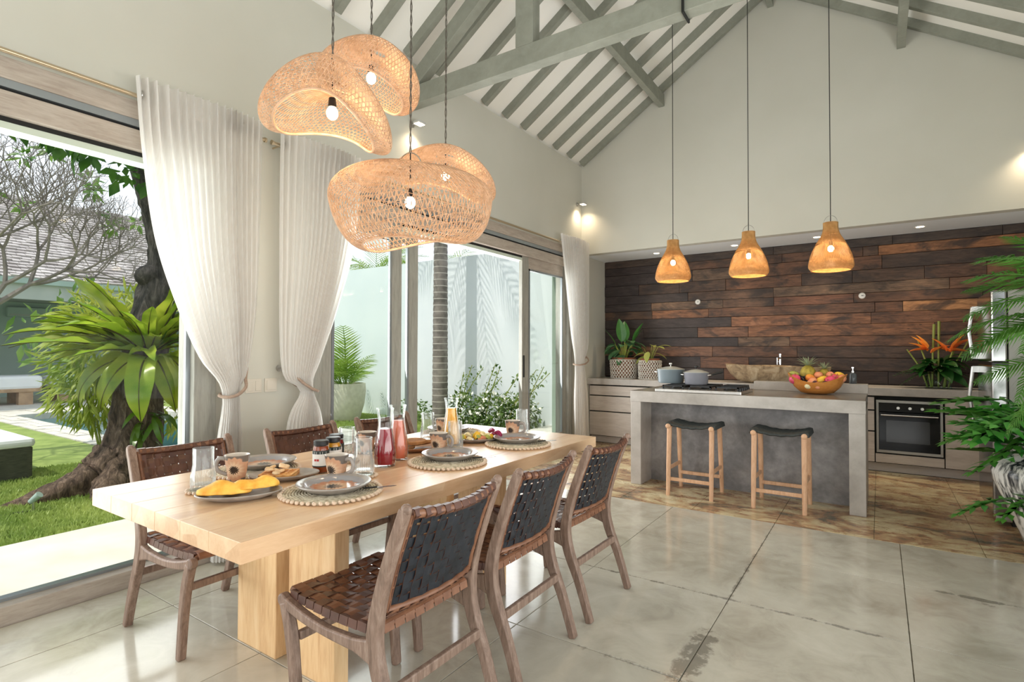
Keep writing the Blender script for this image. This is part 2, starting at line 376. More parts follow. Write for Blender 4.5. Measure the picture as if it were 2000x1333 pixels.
def slider(n, x, y0, y1, wl=.115, wr=.115, label=None):
    o = thing('door_%d' % n, None, None, (x, 0, 0)); o['kind'] = 'structure'
    for a, b in ((y0, y0 + wl), (y1 - wr, y1)):
        obj('stile', MB().box(-.022, .022, a, b, .09, 2.335), M_framev, o, bevel=.003)
    obj('top_rail', MB().box(-.022, .022, y0 + wl, y1 - wr, 2.20, 2.335), M_frame, o, bevel=.003)
    obj('bottom_rail', MB().box(-.022, .022, y0 + wl, y1 - wr, .09, .22), M_frame, o, bevel=.003)
    obj('glass_pane', MB().box(-.003, .003, y0 + wl, y1 - wr, .22, 2.20), M_glass, o)
    bd = MB()
    for a in (y0 + wl, y1 - wr - .022): bd.box(.003, .026, a, a + .022, .22, 2.20)
    bd.box(.003, .026, y0 + wl, y1 - wr, 2.18, 2.20)
    obj('glazing_bead', bd, M_alu, o)
    return o
d1 = slider(1, XL - .03, 2.475, 3.30); d2 = slider(2, XL - .10, 2.50, 3.57); d3 = slider(3, XL - .03, 5.18, 6.22, .14, .09)
obj('pull_handle', MB().box(-.03, .03, 5.20, 5.225, .95, 1.2), M_dark, d3, bevel=.003)
d4 = thing('door_4', None, None, (XL - .03, 0, 0)); d4['kind'] = 'structure'
obj('glass_pane', MB().box(-.003, .003, -2.3, 1.585, .09, 2.29), M_glass, d4)
obj('edge_channel', MB().box(-.012, .012, 1.575, 1.60, .09, 2.29), M_alu, d4)
# outside soffit of the eave over the openings
struct('trim_4', MB().box(-4.0, XL - .2, -3.5, 6.9, 2.66, 2.72).box(-4.02, -3.98, -3.5, 6.9, 2.60, 3.2), mat('eave_board', S(206, 206, 198), None, .7))
struct('trim_5', MB().prism([(-4.1, 3.30), (XG, ZG + .25), (XR + 1.2, roofz(XR) - .8 + .25), (XR + 1.2, roofz(XR) - .8 + .36), (XG, ZG + .36), (-4.1, 3.42)], -3.6, YB + 1.1), mat('roof_skin', S(120, 116, 110), None, .8))
# ================================================================ KITCHEN
t = NT('salvaged_timber'); oi = t.N('ObjectInfo'); sh_ = t.N('CombineXYZ', X=t.math('MULTIPLY', oi.outputs['Random'], 37.0), Y=0.0, Z=t.math('MULTIPLY', oi.outputs['Random'], 11.0)).outputs[0]
def pv_(sc): 
    n = t.N('Mapping', Vector=t.N('TexCoord').outputs['Object'], Location=(0, 0, 0), Scale=sc); t.l.new(sh_, n.inputs['Location']); return n.outputs[0]
a = t.noise(pv_((1.3, 9, 9)), 3.2, 6, .65, .8); b = t.noise(pv_((3, 40, 40)), 4, 4, .7); d = t.noise(pv_((2.2, 2.2, 4.5)), 1.5, 4, .6, .5)
f = t.math('ADD', t.math('MULTIPLY', a, .6), t.math('MULTIPLY', b, .4))
c = t.ramp(f, [(.32, S(78, 68, 64)), (.5, S(206, 200, 194)), (.66, S(255, 254, 250))])
c = t.mix(1.0, c, oi.outputs['Color'], 'MULTIPLY')
c = t.mix(t.ramp(d, [(.48, (0, 0, 0)), (.64, (.85, .85, .85))]), c, S(44, 36, 34))
k = t.N('TexVoronoi', Vector=pv_((5, 1, 14)), Scale=1.0).outputs['Distance']
c = t.mix(t.ramp(k, [(.045, (.85, .85, .85)), (.09, (0, 0, 0))]), c, S(30, 22, 20))
t.P(Base_Color=c, Roughness=.5, Specular_IOR_Level=.4); t.bump(f, .3, .006); M_plank = t.mat
wk = struct('wall_kitchen', MB().box(XL, XR + .1, YN + .03, YN + .1, 0, ZS + .02), mat('kitchen_wall_backing', S(36, 30, 27), None, .9))
zs = [2.552, 2.455, 2.345, 2.19, 2.045, 1.925, 1.815, 1.70, 1.57, 1.435, 1.315, 1.18, 1.03, .885]
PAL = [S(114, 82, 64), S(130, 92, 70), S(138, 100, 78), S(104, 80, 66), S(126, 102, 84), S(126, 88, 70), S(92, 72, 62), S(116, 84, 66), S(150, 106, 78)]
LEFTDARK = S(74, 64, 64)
rg = random.Random(11)
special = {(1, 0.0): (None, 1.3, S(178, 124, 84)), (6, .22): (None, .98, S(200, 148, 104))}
def plank(x0, x1, z0, z1, c):
    d = rg.uniform(0, .012); hx, hz = (x1 - x0) / 2 - .0015, (z1 - z0) / 2 - .0018
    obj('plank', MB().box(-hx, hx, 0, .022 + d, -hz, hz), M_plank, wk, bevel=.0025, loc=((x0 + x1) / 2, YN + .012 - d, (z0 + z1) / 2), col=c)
for r in range(len(zs) - 1):
    x = XL; cuts = []
    while x < XR + .05:
        L = rg.uniform(.5, 1.9); x2 = min(x + L, XR + .06)
        if XR + .06 - x2 < .25: x2 = XR + .06
        for (rr, xx), (_, xe, cc) in special.items():
            if rr == r and x < xx < x2: x2 = xx
            if rr == r and abs(x - xx) < 1e-6: x2 = xe
        c = rg.choice(PAL)
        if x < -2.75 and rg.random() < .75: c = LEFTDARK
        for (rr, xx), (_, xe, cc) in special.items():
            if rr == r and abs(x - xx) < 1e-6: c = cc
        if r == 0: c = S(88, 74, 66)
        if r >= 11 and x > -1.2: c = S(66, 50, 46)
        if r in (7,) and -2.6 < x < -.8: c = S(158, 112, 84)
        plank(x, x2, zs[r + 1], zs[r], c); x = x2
# --- concrete
def concrete(name, c1, c2, c3, sc=1.6, rough=.45, kind='World'):
    t = NT(name); v = t.coord(kind); a = t.noise(v, sc, 6, .65, .4); b = t.noise(v, sc * 6, 5, .7)
    f = t.math('ADD', t.math('MULTIPLY', a, .7), t.math('MULTIPLY', b, .3))
    t.P(Base_Color=t.ramp(f, [(.34, c1), (.5, c2), (.64, c3)]), Roughness=rough, Specular_IOR_Level=.5); t.bump(b, .08, .004); return t.mat
M_conc = concrete('light_concrete', S(150, 143, 135), S(174, 167, 160), S(192, 186, 180))
M_concd = concrete('dark_trowelled_concrete', S(96, 94, 94), S(128, 125, 125), S(160, 156, 155), 2.4)
M_top = concrete('polished_worktop', S(104, 98, 90), S(124, 117, 108), S(142, 134, 124), 1.6, .22)
isl = thing('kitchen_island', 'grey concrete waterfall kitchen island with a recessed knee space for stools', 'kitchen island', (-1.025, 5.35, 0))
def L_(x): return x + 1.025
def LY(y): return y - 5.35
obj('top_slab', MB().box(L_(-1.96), L_(-.09), LY(4.92), LY(5.86), .778, .878), M_top, isl, bevel=.004)
obj('front_edge', MB().box(L_(-1.962), L_(-.088), LY(4.915), LY(4.925), .776, .876), M_conc, isl, bevel=.002)
for a, b in ((-1.96, -1.86), (-.20, -.09)):
    obj('side_slab', MB().box(L_(a), L_(b), LY(4.92), LY(5.86), 0, .778), M_conc, isl, bevel=.004)
obj('recessed_panel', MB().box(L_(-1.86), L_(-.20), LY(5.20), LY(5.86), 0, .778), M_concd, isl)
obj('rear_ledge', MB().box(L_(-1.02), L_(-.085), LY(5.74), LY(5.862), .878, .962), M_conc, isl, bevel=.003)
# --- worktop and drawer units along the timber wall
tag(obj('worktop', MB().box(XL, XR, 6.82, YN + .01, .795, .877), M_conc, bevel=.004), 'long grey concrete worktop running under the timber plank wall', 'worktop')
M_cab = wood('limed_wood_front', S(182, 171, 162), S(202, 192, 183), S(214, 206, 198), (1.2, 9, 9), 2.4, .5, .06, kind='World')
def unit(name, label, x0, x1, rows, toe=True, cat='cabinet'):
    o = thing(name, label, cat, ((x0 + x1) / 2, 7.1, 0)); w_ = (x1 - x0) / 2
    obj('carcass', MB().box(-w_, w_, -.20, .28, .09, .795), M_dark, o)
    obj('toe_kick', MB().box(-w_, w_, -.17, -.15, 0, .09), M_cab, o)
    for z0, z1 in rows:
        obj('drawer', MB().box(-w_ + .004, w_ - .004, -.232, -.202, z0, z1), M_cab, o, bevel=.002)
    return o
unit('drawer_unit', 'pale limed wood three-drawer unit beside the far curtain', -3.34, -2.36, [(.65, .775), (.435, .635), (.10, .42)])
unit('drawer_unit', 'limed wood drawer unit behind the left half of the island', -2.36, -1.36, [(.65, .775), (.435, .635), (.10, .42)])
unit('drawer_unit', 'limed wood drawer unit hidden behind the right half of the island', -1.36, -.56, [(.65, .775), (.435, .635), (.10, .42)])
unit('drawer_unit', 'narrow limed wood drawer unit between the island end and the oven', -.56, -.045, [(.645, .775), (.425, .63), (.10, .41)])
unit('drawer_unit', 'limed wood drawer unit between the oven and the refrigerator', .53, 1.36, [(.645, .765), (.425, .63), (.10, .41)])
M_steel = mat('brushed_steel', S(190, 188, 184), S(205, 203, 200), .28, 30, metal=1)
M_chrome = mat('chrome', S(225, 225, 228), None, .08, metal=1)
M_blackg = mat('black_oven_glass', S(10, 10, 12), None, .06, spec=.25)
M_black = mat('black_plastic', S(20, 20, 22), None, .4)
M_iron = mat('cast_iron', S(30, 31, 34), None, .5)
ov = thing('oven', 'black glass and steel built-in oven below the worktop', 'oven', (.2425, 7.1, 0))
obj('carcass', MB().box(-.2875, .2875, -.2, .28, .09, .795), M_dark, ov)
obj('toe_kick', MB().box(-.2875, .2875, -.17, -.15, 0, .09), M_cab, ov)
obj('drawer', MB().box(-.283, .283, -.232, -.202, .10, .19), M_cab, ov, bevel=.002)
fr = MB().box(-.275, .275, -.245, -.2, .205, .235).box(-.275, .275, -.245, -.2, .722, .75).box(-.275, -.252, -.245, -.2, .235, .722).box(.252, .275, -.245, -.2, .235, .722)
obj('steel_frame', fr, mat('dull_steel', S(150, 146, 138), None, .4, metal=.8), ov, bevel=.002)
dr = obj('oven_door', MB().box(-.252, .252, -.25, -.205, .235, .625), M_blackg, ov, bevel=.003)
obj('door_window', MB().box(-.19, .17, -.2515, -.2495, .32, .545), mat('smoked_glass', S(34, 34, 36), None, .1), dr)
hb = MB().tube([(-.235, -.285, .60), (.235, -.285, .60)], .009, 10)
for x in (-.2, .2): hb.tube([(x, -.285, .60), (x, -.248, .60)], .007, 8)
obj('handle', hb, M_steel, dr, smooth=40)
obj('control_panel', MB().box(-.252, .252, -.25, -.205, .63, .722), M_blackg, ov, bevel=.003)
kn = MB().lathe([(0, .022), (.014, .022), (.016, .004), (.016, 0), (0, 0)], 16)
for i, x in enumerate((-.088, .01, .11)):
    if i == 0: k0 = obj('control_knob', kn, M_chrome, ov, smooth=40, loc=(x, -.25, .675), rot=(R_(90), 0, 0))
    else: cp(k0, ov, (x, -.25, .675))
# --- gas cooktop
ct = thing('gas_cooktop', 'stainless steel gas cooktop with black cast iron grates on the island', 'cooktop', (-1.35, 5.19, .878))
obj('steel_tray', MB().box(-.375, .375, -.265, .24, 0, .028), M_steel, ct, bevel=.004)
gr = MB()
for gx_ in (-.22, .02, .25):
    for s in (-.09, .09):
        gr.box(gx_ + s - .006, gx_ + s + .006, -.23, .22, .05, .062)
    for yy in (-.23, -.08, .07, .214): gr.box(gx_ - .096, gx_ + .096, yy, yy + .012, .05, .062)
    for sx_ in (-.09, .09):
        for yy in (-.225, .215): gr.box(gx_ + sx_ - .006, gx_ + sx_ + .006, yy - .006, yy + .006, .028, .05)
obj('grate', gr, M_iron, ct)
bm_ = MB().lathe([(0, .022), (.03, .022), (.034, .012), (.045, .010), (.05, 0), (0, 0)], 20)
for i, (x, y) in enumerate(((-.22, -.13), (-.22, .12), (.02, 0), (.25, -.13), (.25, .12))):
    if i == 0: b0 = obj('burner', bm_, M_black, ct, smooth=40, loc=(x, y, .028))
    else: cp(b0, ct, (x, y, .028))
kb = MB().lathe([(0, .026), (.014, .026), (.018, .004), (.018, 0), (0, 0)], 14)
for i in range(5):
    if i == 0: k1 = obj('control_knob', kb, M_black, ct, smooth=40, loc=(.35, -.2, .028))
    else: cp(k1, ct, (.35, -.2 + .085 * i, .028))
# --- pots
def pot(label, x, y, rad, h, c, handle=False):
    o = thing('cooking_pot', label, 'pot', (x, y, .941))
    m = mat('pot_enamel', c, None, .3)
    obj('pot_body', MB().lathe([(0, 0), (rad * .86, 0), (rad * .93, .012), (rad, h), (rad * 1.03, h + .004), (rad * .97, h + .002), (rad * .9, .02), (0, .015)], 32), m, o, smooth=40)
    l = obj('lid', MB().lathe([(0, h + .034), (rad * .4, h + .028), (rad * .8, h + .014), (rad * 1.02, h + .005), (rad * 1.02, h + .001), (0, h + .001)], 32), mat('pot_lid', S(176, 178, 172), None, .2), o, smooth=40)
    obj('lid_knob', MB().lathe([(.004, h + .03), (.006, h + .045), (.016, h + .052), (.017, h + .062), (.008, h + .068), (0, h + .068)], 16), M_steel if not handle else M_black, l, smooth=40)
    for s in (-1, 1):
        obj('side_handle', MB().tube([(s * rad * .97, -.03, h * .8), (s * (rad + .022), -.02, h * .83), (s * (rad + .022), .02, h * .83), (s * rad * .97, .03, h * .8)], .006, 8), M_steel, o, smooth=60)
    if handle: obj('long_handle', MB().tube([(rad * .95, .04, h * .75), (rad + .05, .06, h * .95), (rad + .11, .08, h * 1.1)], [.008, .009, .010], 8), M_black, o, smooth=60)
    return o
pot('larger pale blue lidded pot at the left on the cooktop', -1.70, 5.31, .130, .13, S(128, 140, 146))
pot('smaller grey lidded pot with a black handle on the cooktop', -1.43, 5.22, .112, .108, S(142, 142, 150), True)
# --- hollowed stone basin, tap, soap
t = NT('rough_stone'); v = t.coord('Object'); f = t.noise(v, 9, 7, .7, 1.0)
t.P(Base_Color=t.ramp(f, [(.33, S(120, 100, 78)), (.5, S(168, 144, 112)), (.66, S(196, 176, 146))]), Roughness=.85); t.bump(f, .6, .02); M_stone = t.mat
bs = MB(); P = []
prof = [(0, 0), (.55, 0), (.76, .03), (.9, .09), (.985, .16), (1.0, .205), (.93, .205), (.85, .16), (.6, .07), (0, .05)]
for i in range(36):
    a = 2 * PI * i / 36; row = []
    for (k, z) in prof:
        e = 1 + .03 * math.sin(3 * a + 1) + .02 * math.sin(7 * a)
        row.append((.56 * k * e * math.copysign(abs(math.cos(a)) ** .8, math.cos(a)), .2 * k * e * math.copysign(abs(math.sin(a)) ** .8, math.sin(a)), z + (.012 * math.cos(a) * (k > .8)) * -1 + (.006 * math.sin(5 * a) if z > .15 else 0)))
    P.append(row)
bs.grid(P, cu=True)
tag(normals(obj('stone_basin', bs, M_stone, smooth=60, loc=(-1.03, 7.06, .877))), 'long hollowed-out rough stone basin on the back worktop', 'sink')
tp = thing('water_tap', 'small chrome tap rising behind the stone basin', 'tap', (-1.0, 7.32, .877))
obj('tap_body', MB().tube([(0, 0, 0), (0, 0, .33)], .016, 12).tube([(0, 0, .29), (0, -.06, .30), (0, -.13, .285)], .011, 10), M_chrome, tp, smooth=50)
obj('lever', MB().box(-.010, .010, -.01, .03, .33, .345).tube([(-.035, 0, .2), (-.035, 0, .30)], .007, 8).tube([(-.035, 0, .25), (0, 0, .25)], .006, 8), M_chrome, tp, smooth=50)
sp = thing('soap_dispenser', 'small clear soap pump bottle on the island rear ledge', 'bottle', (-.20, 5.80, .962))
obj('bottle', MB().lathe([(0, 0), (.028, 0), (.03, .006), (.03, .085), (.024, .095), (.011, .1), (0, .1)], 20), mat('smoky_bottle', S(96, 104, 110), None, .08, **{'Transmission_Weight': .4}), sp, smooth=40)
obj('pump', MB().lathe([(0, .1), (.011, .1), (.011, .115), (.005, .116), (.005, .145), (0, .145)], 12).box(-.008, .008, -.035, .008, .14, .15), M_chrome, sp, smooth=40)
# --- wooden fruit bowl and the fruit in it, each fruit on its own
fbx, fby, fbz = -.46, 5.50, .879
P = []
for i in range(48):
    a = 2 * PI * i / 48; c_ = math.cos(a); rim = .105 + .075 * c_ * c_; row = []
    for (k, q) in ((0, 0), (.32, 0), (.55, .06), (.78, .34), (.93, .7), (1, 1), (.965, 1.0), (.88, .68), (.7, .32), (.45, .12), (0, .1)):
        row.append((.232 * k * c_ * (1 - .0), .17 * k * math.sin(a), rim * q))
    P.append(row)
M_bowl = wood('honey_bowl_wood', S(176, 106, 48), S(204, 134, 66), S(220, 154, 84), (1, 4, 4), 4, .25, .03)
tag(normals(obj('fruit_bowl', MB().grid(P, cu=True), M_bowl, smooth=60, loc=(fbx, fby, fbz))), 'honey-coloured boat-shaped wooden bowl heaped with fruit on the island', 'bowl')
def fruit(name, label, cat, x, y, z, r, m, rot=(0, 0, 0), stem=None, group=None):
    o = obj(name, MB().ball((0, 0, 0), r, 18, 12), m, smooth=180, loc=(x, y, z), rot=rot); tag(o, label, cat, group)
    if stem:
        rr = r[2] if not np.isscalar(r) else r
        obj('stem', MB().tube([(0, 0, rr * .96), (.002, 0, rr * 1.12)], .003, 6), mat('fruit_stem', S(74, 58, 38), None, .8), o, smooth=60)
    return o
M_pink = mat('dragonfruit_pink', S(214, 54, 96), S(232, 96, 130), .45, 14)
M_mango = mat('mango_skin', S(236, 168, 40), S(226, 118, 60), .4, 9)
M_peach = mat('peach_skin', S(222, 120, 92), S(236, 164, 118), .55, 12)
M_purple = mat('mangosteen_skin', S(58, 30, 46), S(84, 44, 58), .45, 14)
M_yel = mat('yellow_skin', S(240, 186, 40), S(244, 206, 76), .4, 10)
M_cream = mat('cream_skin', S(232, 214, 160), S(240, 226, 184), .5, 10)
M_green = mat('green_skin', S(150, 166, 70), S(190, 186, 104), .45, 8)
M_gscale = leafmat('dragonfruit_scale', S(214, 120, 110), S(190, 176, 90), obj_var=False)
def dragon(label, x, y, z, rot):
    o = fruit('dragon_fruit', label, 'fruit', x, y, z, (.042, .042, .05), M_pink, rot)
    s0_ = None
    for i in range(14):
        a = i * 2.4; h = -.7 + 1.5 * i / 14; rr = .041 * math.sqrt(max(.1, 1 - h * h * .7))
        q = obj('fruit_scale', MB().add([(0, .009, 0), (0, -.009, 0), (.014, 0, .018), (-.004, 0, .004)], [(0, 1, 2), (0, 2, 3), (1, 3, 2)]), M_gscale, o) if s0_ is None else cp(s0_, o)
        s0_ = s0_ or q; q.location = (rr * math.cos(a), rr * math.sin(a), .05 * h); q.rotation_euler = (0, 0, a)
    return o
dragon('pink dragon fruit at the left end of the wooden bowl', -.628, 5.44, 1.005, (.4, 1.1, 0))
dragon('pink dragon fruit at the right end of the wooden bowl', -.352, 5.43, 1.0, (1.2, .5, .3))
dragon('pink dragon fruit behind the mangosteen in the wooden bowl', -.318, 5.49, 1.01, (1.0, -.8, 0))
fruit('green_mango', 'pale green mango at the far left of the wooden bowl', 'fruit', -.645, 5.56, 1.035, (.05, .037, .036), M_green, (0, .3, .4), True)
fruit('mango', 'yellow mango lying left of centre in the wooden bowl', 'fruit', -.505, 5.47, 1.01, (.05, .036, .036), M_mango, (0, .7, .6), True)
fruit('mango', 'orange-red mango at the front left of centre in the bowl', 'fruit', -.49, 5.42, .985, (.045, .034, .033), M_peach, (0, -.8, .3), True)
fruit('mango', 'bright yellow mango in the middle of the wooden bowl', 'fruit', -.425, 5.46, 1.0, (.055, .03, .03), M_yel, (0, -.6, .3), True)
fruit('mango', 'yellow mango at the back right of the wooden bowl', 'fruit', -.29, 5.56, 1.035, (.05, .036, .036), M_yel, (0, .5, -.3), True)
fruit('apple', 'red-orange apple on top of the heap left of centre', 'fruit', -.45, 5.53, 1.04, (.036, .036, .033), M_peach, stem=True)
fruit('peach', 'round peach at the back of the heap, right of centre', 'fruit', -.36, 5.55, 1.04, .036, M_peach, stem=True)
fruit('peach', 'peach resting against the right end of the bowl', 'fruit', -.268, 5.47, 1.02, .034, M_peach)
fruit('peach', 'peach at the front rim of the wooden bowl', 'fruit', -.445, 5.375, .955, .033, M_peach)
fruit('plum', 'small orange plum beside the left dragon fruit', 'fruit', -.582, 5.41, .972, .026, M_peach)
fruit('passion_fruit', 'cream-coloured round fruit at the front rim of the bowl', 'fruit', -.515, 5.375, .957, .033, M_cream)
fruit('mangosteen', 'dark purple mangosteen at the front right of the bowl', 'fruit', -.388, 5.385, .968, .03, M_purple, stem=True)
fruit('mangosteen', 'small purple mangosteen at the front of the mangoes', 'fruit', -.468, 5.40, .975, .024, M_purple)
gp = thing('grape_bunch', 'bunch of black grapes left of centre in the bowl', 'fruit', (-.56, 5.46, 1.0))
gb = MB(); g = random.Random(5); M_grape = mat('grape_skin', S(26, 22, 34), None, .25)
g0 = None
for i in range(16):
    p_ = (g.uniform(-.035, .035), g.uniform(-.03, .03), g.uniform(-.03, .035))
    if g0 is None: g0 = obj('grape', MB().ball((0, 0, 0), .014, 10, 7), M_grape, gp, smooth=180, loc=p_)
    else: cp(g0, gp, p_)
M_pinel = leafmat('pineapple_leaf', S(132, 150, 116), S(176, 186, 156), trans=.2)
def pineapple(label, x, y, z, s):
    o = thing('pineapple', label, 'fruit', (x, y, z))
    obj('fruit_body', MB().ball((0, 0, 0), (.05 * s, .05 * s, .065 * s), 16, 12), mat('pineapple_skin', S(140, 120, 40), S(190, 170, 70), .6, 40, bump=.6), o, smooth=180)
    l0 = None
    for i in range(22):
        el = .25 + 1.2 * (i / 22); a = i * 2.4
        if l0 is None:
            l0 = obj('crown_leaf', MB().grid(leaf(.085 * s, .018 * s, 5, 2, .5, .5, lambda u: (1 - u) ** .7 + .05)), M_pinel, o, smooth=180)
        l_ = l0 if i == 0 else cp(l0, o)
        l_.location = (.01 * s * math.cos(a), .01 * s * math.sin(a), .06 * s); l_.rotation_euler = (0, -el, a); l_.scale = (1 - .25 * abs(el - .9),) * 3
    return o
pineapple('large pineapple with a pale spiky crown at the back of the bowl', -.535, 5.57, 1.045, 1.3)
pineapple('smaller pineapple crown showing behind the heap of fruit', -.41, 5.60, 1.035, 1.0)
# --- glass vase with heliconias
vs = thing('flower_vase', 'low glass vase of orange heliconias and dark leaves by the refrigerator', 'vase', (.50, 7.08, .877))
M_clear = glassy('clear_glass', (.98, .99, .985), .6, edge=(.88, .92, .90))
M_water = glassy('water', (.9, .96, .95), .5)
obj('vase_glass', MB().box(-.115, .105, -.07, .07, 0, .005).box(-.115, -.11, -.07, .07, .005, .15).box(.10, .105, -.07, .07, .005, .15).box(-.11, .10, -.07, -.065, .005, .15).box(-.11, .10, .065, .07, .005, .15), M_clear, vs)
obj('water', MB().box(-.109, .099, -.064, .064, .006, .09), M_water, vs)
M_dleaf = leafmat('dark_glossy_leaf', S(22, 62, 26), S(54, 108, 42), rough=.3, trans=.2)
M_stalk = mat('green_stalk', S(120, 140, 50), S(160, 165, 80), .5)
M_helic = leafmat('heliconia_bract', S(236, 96, 26), S(255, 176, 84), scale=10, trans=.3)
for i, (x, y, tx, ty, h) in enumerate(((-.05, 0, -.03, 0, .66), (0, 0, .01, 0, .69), (.04, 0, .20, 0, .58), (-.06, 0, -.17, -.02, .50), (.05, 0, .13, -.02, .44), (.08, .0, .24, .02, .48), (-.09, 0, -.26, 0, .40))):
    obj('flower_stem', MB().tube([(x, y, .01), (x + (tx - x) * .3, y, h * .5), (tx, ty, h)], [.008, .009, .013 if i < 3 else .006], 8), M_stalk, vs, smooth=60)
b0 = obj('bract', MB().grid(leaf(.18, .062, 6, 4, .5, 1.1, lambda u: (1 - u) ** .6 * (.3 + min(1, u * 5) * .7))), M_helic, vs, smooth=180, loc=(-.09, -.03, .38), rot=(0, -.75, PI))
for (l, r_) in (((-.105, -.03, .40), (0, -1.1, PI)), ((-.10, -.05, .40), (0, -1.25, 2.6)), ((-.08, -.04, .39), (0, -.15, PI + .2)), ((-.06, -.05, .36), (0, -.7, .2)), ((.10, -.03, .38), (0, -1.0, .1)), ((.115, -.04, .40), (0, -1.25, 0)), ((.13, -.02, .40), (0, -.9, -.1)), ((.09, -.05, .38), (0, -.15, .1)), ((.06, -.04, .38), (0, -1.1, 2.9)), ((.10, -.05, .37), (0, -.5, 2.7))):
    cp(b0, vs, l, r_)
l0 = obj('leaf', MB().grid(leaf(.28, .125, 8, 4, 1.0, .25)), M_dleaf, vs, smooth=180, loc=(0, 0, .2), rot=(0, -.3, 3.6))
g = random.Random(8)
for i in range(46):
    a = g.uniform(0, 2 * PI); cp(l0, vs, (.05 * math.cos(a), .05 * math.sin(a), g.uniform(.14, .30)), (g.uniform(-.4, .4), g.uniform(-.9, .35), a), g.uniform(.5, .95))
fr0 = MB()
for i in range(13):
    u = i / 12; x = .3 * u; z = -.12 * u * u
    for s in (-1, 1):
        d = Vector((.5, s * .85, -.15)).normalized() * (.10 * (1 - .55 * u)); p0 = Vector((x, 0, z)); sd = Vector((.011, 0, 0)); fr0.add([p0 - sd, p0 + sd, p0 + d * .6 + sd * .9, p0 + d, p0 + d * .6 - sd * .9], [(0, 1, 2, 3, 4)])
f0 = obj('fern_frond', fr0, M_dleaf, vs, loc=(-.05, -.02, .2), rot=(0, -.15, 3.3))
for (a, e, s) in ((3.0, .15, 1), (3.7, -.2, .95), (2.6, .1, .9), (0.1, .1, .7), (4.4, 0, .8)): cp(f0, vs, (-.03, -.02, .19), (0, e, a), s)
# --- two potted plants in woven baskets
t = NT('white_open_weave'); M_rope = mat('white_woven_rope', S(196, 188, 176), S(214, 208, 198), .85, 30)
def basket(rb, rt, h, n=26):
    V = []
    for s in (1, -1):
        for i in range(n):
            z = np.linspace(0, h, 22); a = 2 * PI * i / n + s * 1.15 * z / h
            r = rb + (rt - rb) * z / h + .0045 * np.sin(z / h * 22 + (s > 0) * PI)
            V.append(np.stack([r * np.cos(a), r * np.sin(a), z], 1))
    for z in (0.004, h): 
        a = np.linspace(0, 2 * PI, 50); r = rb if z < .01 else rt; V.append(np.stack([r * np.cos(a), r * np.sin(a), z + 0 * a], 1))
    return strands(V, .0075, 4)
M_terra = mat('terracotta', S(150, 92, 66), S(168, 110, 82), .8, 8)
M_soil = mat('soil', S(48, 38, 30), None, .95)
M_cal = leafmat('calathea_leaf', S(30, 82, 44), S(64, 118, 64), stripe=(S(120, 160, 120), 9), trans=.2, rough=.35)
M_big = leafmat('broad_green_leaf', S(48, 110, 48), S(84, 142, 70), trans=.25, rough=.35)
M_yg = leafmat('yellow_green_leaf', S(150, 160, 74), S(186, 186, 104), trans=.25)
def potplant(label, x, y, rb, rt, h, leaves):
    o = thing('potted_plant', label, 'plant', (x, y, .878))
    V, F = basket(rb, rt, h); bigmesh('basket', V, F, M_rope, o)
    obj('inner_pot', MB().lathe([(0, .004), (rb * .82, .004), (rt * .86, h + .02), (rt * .92, h + .03), (rt * .80, h + .03), (rt * .78, h), (0, h)], 24), M_terra, o, smooth=40)
    obj('soil', MB().lathe([(rt * .78, h + .008), (0, h + .014)], 20), M_soil, o)
    cache = {}
    for (m, L, W, a, el, zz, bend) in leaves:
        base = Vector((.03 * math.cos(a), .03 * math.sin(a), h)); tip = base + Vector((zz * .45 * math.cos(a), zz * .45 * math.sin(a), zz))
        obj('stalk', MB().tube([base, (base + tip) / 2 + Vector((0, 0, .02)), tip], .004, 6), M_stalk, o, smooth=60)
        obj('leaf', MB().grid(leaf(L, W, 9, 6, bend, .18)), m, o, smooth=180, loc=tip, rot=(random.Random(L * 99 + a).uniform(-.3, .3), -el, a))
    return o
g = random.Random(2)
Lv = [(M_big, .33, .15, -1.4, 1.35, .24, .25), (M_big, .30, .10, -.15, 1.15, .24, .25), (M_big, .30, .10, 3.1, 1.05, .2, .3), (M_big, .33, .14, 1.9, 1.3, .24, .25), (M_big, .28, .12, .8, 1.1, .2, .3)]
for i in range(24):
    Lv.append((M_cal, g.uniform(.17, .22), g.uniform(.11, .14), -2.9 + i * .27 + g.uniform(-.2, .2), g.uniform(-.5, .35), g.uniform(.06, .25), .9))
potplant('broad-leaved green plant in the larger white woven basket', -2.905, 7.05, .172, .185, .255, Lv)
Lv = [(M_yg, .17, .085, a, e, z, .6) for a, e, z in ((3.3, .1, .12), (2.7, .0, .16), (-2.5, -.1, .1), (-1.5, -.75, .12), (-.5, .15, .18), (.1, .3, .19), (.5, -.2, .1), (-1.0, .2, .2), (1.4, .3, .18), (3.8, -.4, .06))]
potplant('yellow-green leafed plant in the smaller white woven basket', -2.54, 7.05, .14, .148, .245, Lv)
